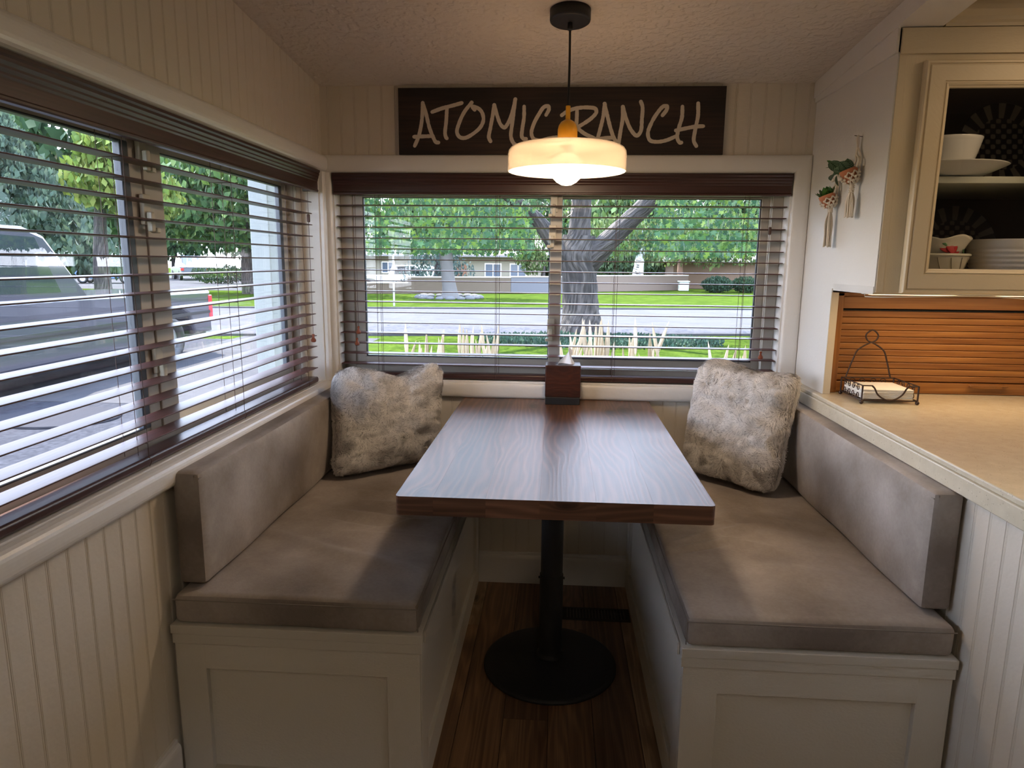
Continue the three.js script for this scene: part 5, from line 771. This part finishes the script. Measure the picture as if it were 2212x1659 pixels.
// ---- vehicles (local: x forward from the tail, y up from the ground)
function vehicle(name, label, o) {
  const v = thing(name, label, o.cat || 'car', [o.pos[0], G, o.pos[1]]); v.rotation.y = o.turn; v.scale.setScalar(o.scale || 1);
  const paint = phy(o.paint, 0.35, { clearcoat: 1, clearcoatRoughness: 0.05, metalness: 0.2 }), W = o.width;
  const sh = (pts) => { const s = new THREE.Shape(); s.moveTo(...pts[0]); for (const p of pts.slice(1)) s.lineTo(...p); return s; };
  const bg = new THREE.ExtrudeGeometry(sh(o.body), { depth: W - 0.16, bevelEnabled: true, bevelSize: 0.05, bevelOffset: -0.05, bevelThickness: 0.08, bevelSegments: 3 }); bg.translate(0, 0, -(W - 0.16) / 2); part('body', bg, paint, v);
  const cabW = W - 0.22; if (o.cab) { const cg = new THREE.ExtrudeGeometry(sh(o.cab), { depth: cabW - 0.2, bevelEnabled: true, bevelSize: 0.06, bevelOffset: -0.06, bevelThickness: 0.1, bevelSegments: 3 }); cg.translate(0, 0, -(cabW - 0.2) / 2); part('cab', cg, paint, v); }
  const gm = phy([0.02, 0.025, 0.03], 0.05, { clearcoat: 1 });
  for (const w of o.windows) for (const s of [1, -1]) { const g = new THREE.ExtrudeGeometry(sh(w), { depth: 0.012, bevelEnabled: false }); g.translate(0, 0, s > 0 ? cabW / 2 - 0.006 : -cabW / 2 - 0.006); part('side_window', g, gm, v); }
  const tire = new THREE.TorusGeometry(o.wr * 0.76, o.wr * 0.26, 10, 28).scale(1, 1, 1.3), hub = new THREE.CylinderGeometry(o.wr * 0.6, o.wr * 0.6, 0.1, 20).rotateX(Math.PI / 2);
  for (const x of o.wheels) for (const s of [1, -1]) { const w = part('wheel', tire, M.black, v, [x, o.wr, s * (W / 2 - 0.1)]); part('hub', hub, std([0.45, 0.45, 0.47], 0.3, { metalness: 0.8 }), w); }
  for (const s of [1, -1]) { part('tail_light', rb(-0.02, 0.09, o.tail[0], o.tail[1], s * (W / 2 - 0.08) - 0.1, s * (W / 2 - 0.08) + 0.1, 0.02), phy([0.5, 0.02, 0.03], 0.15), v); }
  part('bumper', rb(-0.08, 0.12, o.bump, o.bump + 0.16, -W / 2 + 0.05, W / 2 - 0.05, 0.03, 2), std(o.bumper || [0.5, 0.5, 0.52], 0.3, { metalness: 0.7 }), v);
  if (o.strip) for (const s of [1, -1]) part('trim_strip', bx(o.strip[0], o.strip[1], o.strip[2], o.strip[2] + 0.05, s * W / 2 - 0.03, s * W / 2 + 0.01), M.black, v);
  return v;
}
const TB = [[0.0, 0.4], [0.0, 1.14], [3.39, 1.19], [6.0, 1.2], [7.2, 1.12], [7.45, 0.9], [7.5, 0.4], [6.7, 0.36], [6.55, 0.75], [6.2, 0.9], [5.75, 0.9], [5.4, 0.75], [5.25, 0.36], [2.05, 0.36], [1.9, 0.75], [1.55, 0.9], [1.1, 0.9], [0.75, 0.75], [0.6, 0.4]];
vehicle('pickup_truck', 'dark pickup truck with slanted rear pillar parked on the driveway', { cat: 'truck', pos: [-7.25, -9.5], turn: -Math.PI / 2, width: 1.9, paint: [0.035, 0.035, 0.05], body: TB, cab: [[3.05, 1.15], [3.8, 1.98], [4.1, 2.07], [5.3, 2.07], [6.3, 1.15]], windows: [[[3.62, 1.26], [3.98, 1.94], [4.9, 1.96], [4.9, 1.27]], [[4.98, 1.27], [4.98, 1.96], [5.35, 1.95], [5.95, 1.27]]], wr: 0.39, wheels: [1.33, 5.98], tail: [0.62, 1.06], bump: 0.3, strip: [0.1, 5, 0.74] });
vehicle('pickup_truck', 'white pickup truck parked before the pale house across the street', { cat: 'truck', pos: [-12.4, -38.2], turn: 0.3, width: 1.9, scale: 0.72, paint: [0.75, 0.75, 0.75], body: TB, cab: [[3.05, 1.15], [3.4, 1.95], [3.7, 2.0], [5.2, 2.0], [6.2, 1.15]], windows: [[[3.42, 1.26], [3.6, 1.88], [4.7, 1.9], [4.7, 1.27]], [[4.8, 1.27], [4.8, 1.9], [5.2, 1.88], [5.8, 1.27]]], wr: 0.39, wheels: [1.33, 5.98], tail: [0.62, 1.06], bump: 0.3 });
const CB = [[0, 0.35], [0.02, 0.85], [0.5, 0.95], [3.3, 0.92], [4.4, 0.78], [4.55, 0.35], [3.95, 0.3], [3.8, 0.55], [3.45, 0.62], [3.1, 0.5], [3.0, 0.3], [1.35, 0.3], [1.25, 0.5], [0.95, 0.62], [0.6, 0.5], [0.5, 0.3]];
const SED = { width: 1.8, body: CB, cab: [[0.35, 0.9], [0.95, 1.4], [1.4, 1.46], [2.2, 1.45], [3.25, 0.9]], windows: [[[0.85, 0.96], [1.1, 1.34], [1.75, 1.38], [1.75, 0.97]], [[1.83, 0.97], [1.83, 1.38], [2.2, 1.36], [2.85, 0.97]]], wr: 0.32, wheels: [0.93, 3.45], tail: [0.66, 0.84], bump: 0.38 };
vehicle('sedan_car', 'blue sedan parked in the yard beyond the dark truck', { ...SED, pos: [-28.6, -43.2], turn: Math.PI + 0.35, paint: [0.12, 0.22, 0.42], bumper: [0.12, 0.2, 0.35] });
vehicle('sport_utility', 'dark sport utility car parked left of the yellow green tree', { ...SED, pos: [-28.5, -50], turn: Math.PI - 0.9, scale: 1.15, cab: [[0.05, 0.9], [0.2, 1.55], [0.6, 1.68], [2.4, 1.66], [3.3, 0.9]], windows: [[[0.4, 0.98], [0.45, 1.52], [1.4, 1.56], [1.4, 0.98]], [[1.5, 0.98], [1.5, 1.56], [2.3, 1.54], [2.9, 0.98]]], paint: [0.08, 0.09, 0.11], bumper: [0.1, 0.1, 0.1] });
vehicle('sedan_car', 'dark sedan parked behind the low tan garden wall', { ...SED, pos: [-18.2, -38.5], turn: 0.2, scale: 0.9, paint: [0.06, 0.07, 0.1], bumper: [0.1, 0.1, 0.1] });
renderer.render(scene, camera);
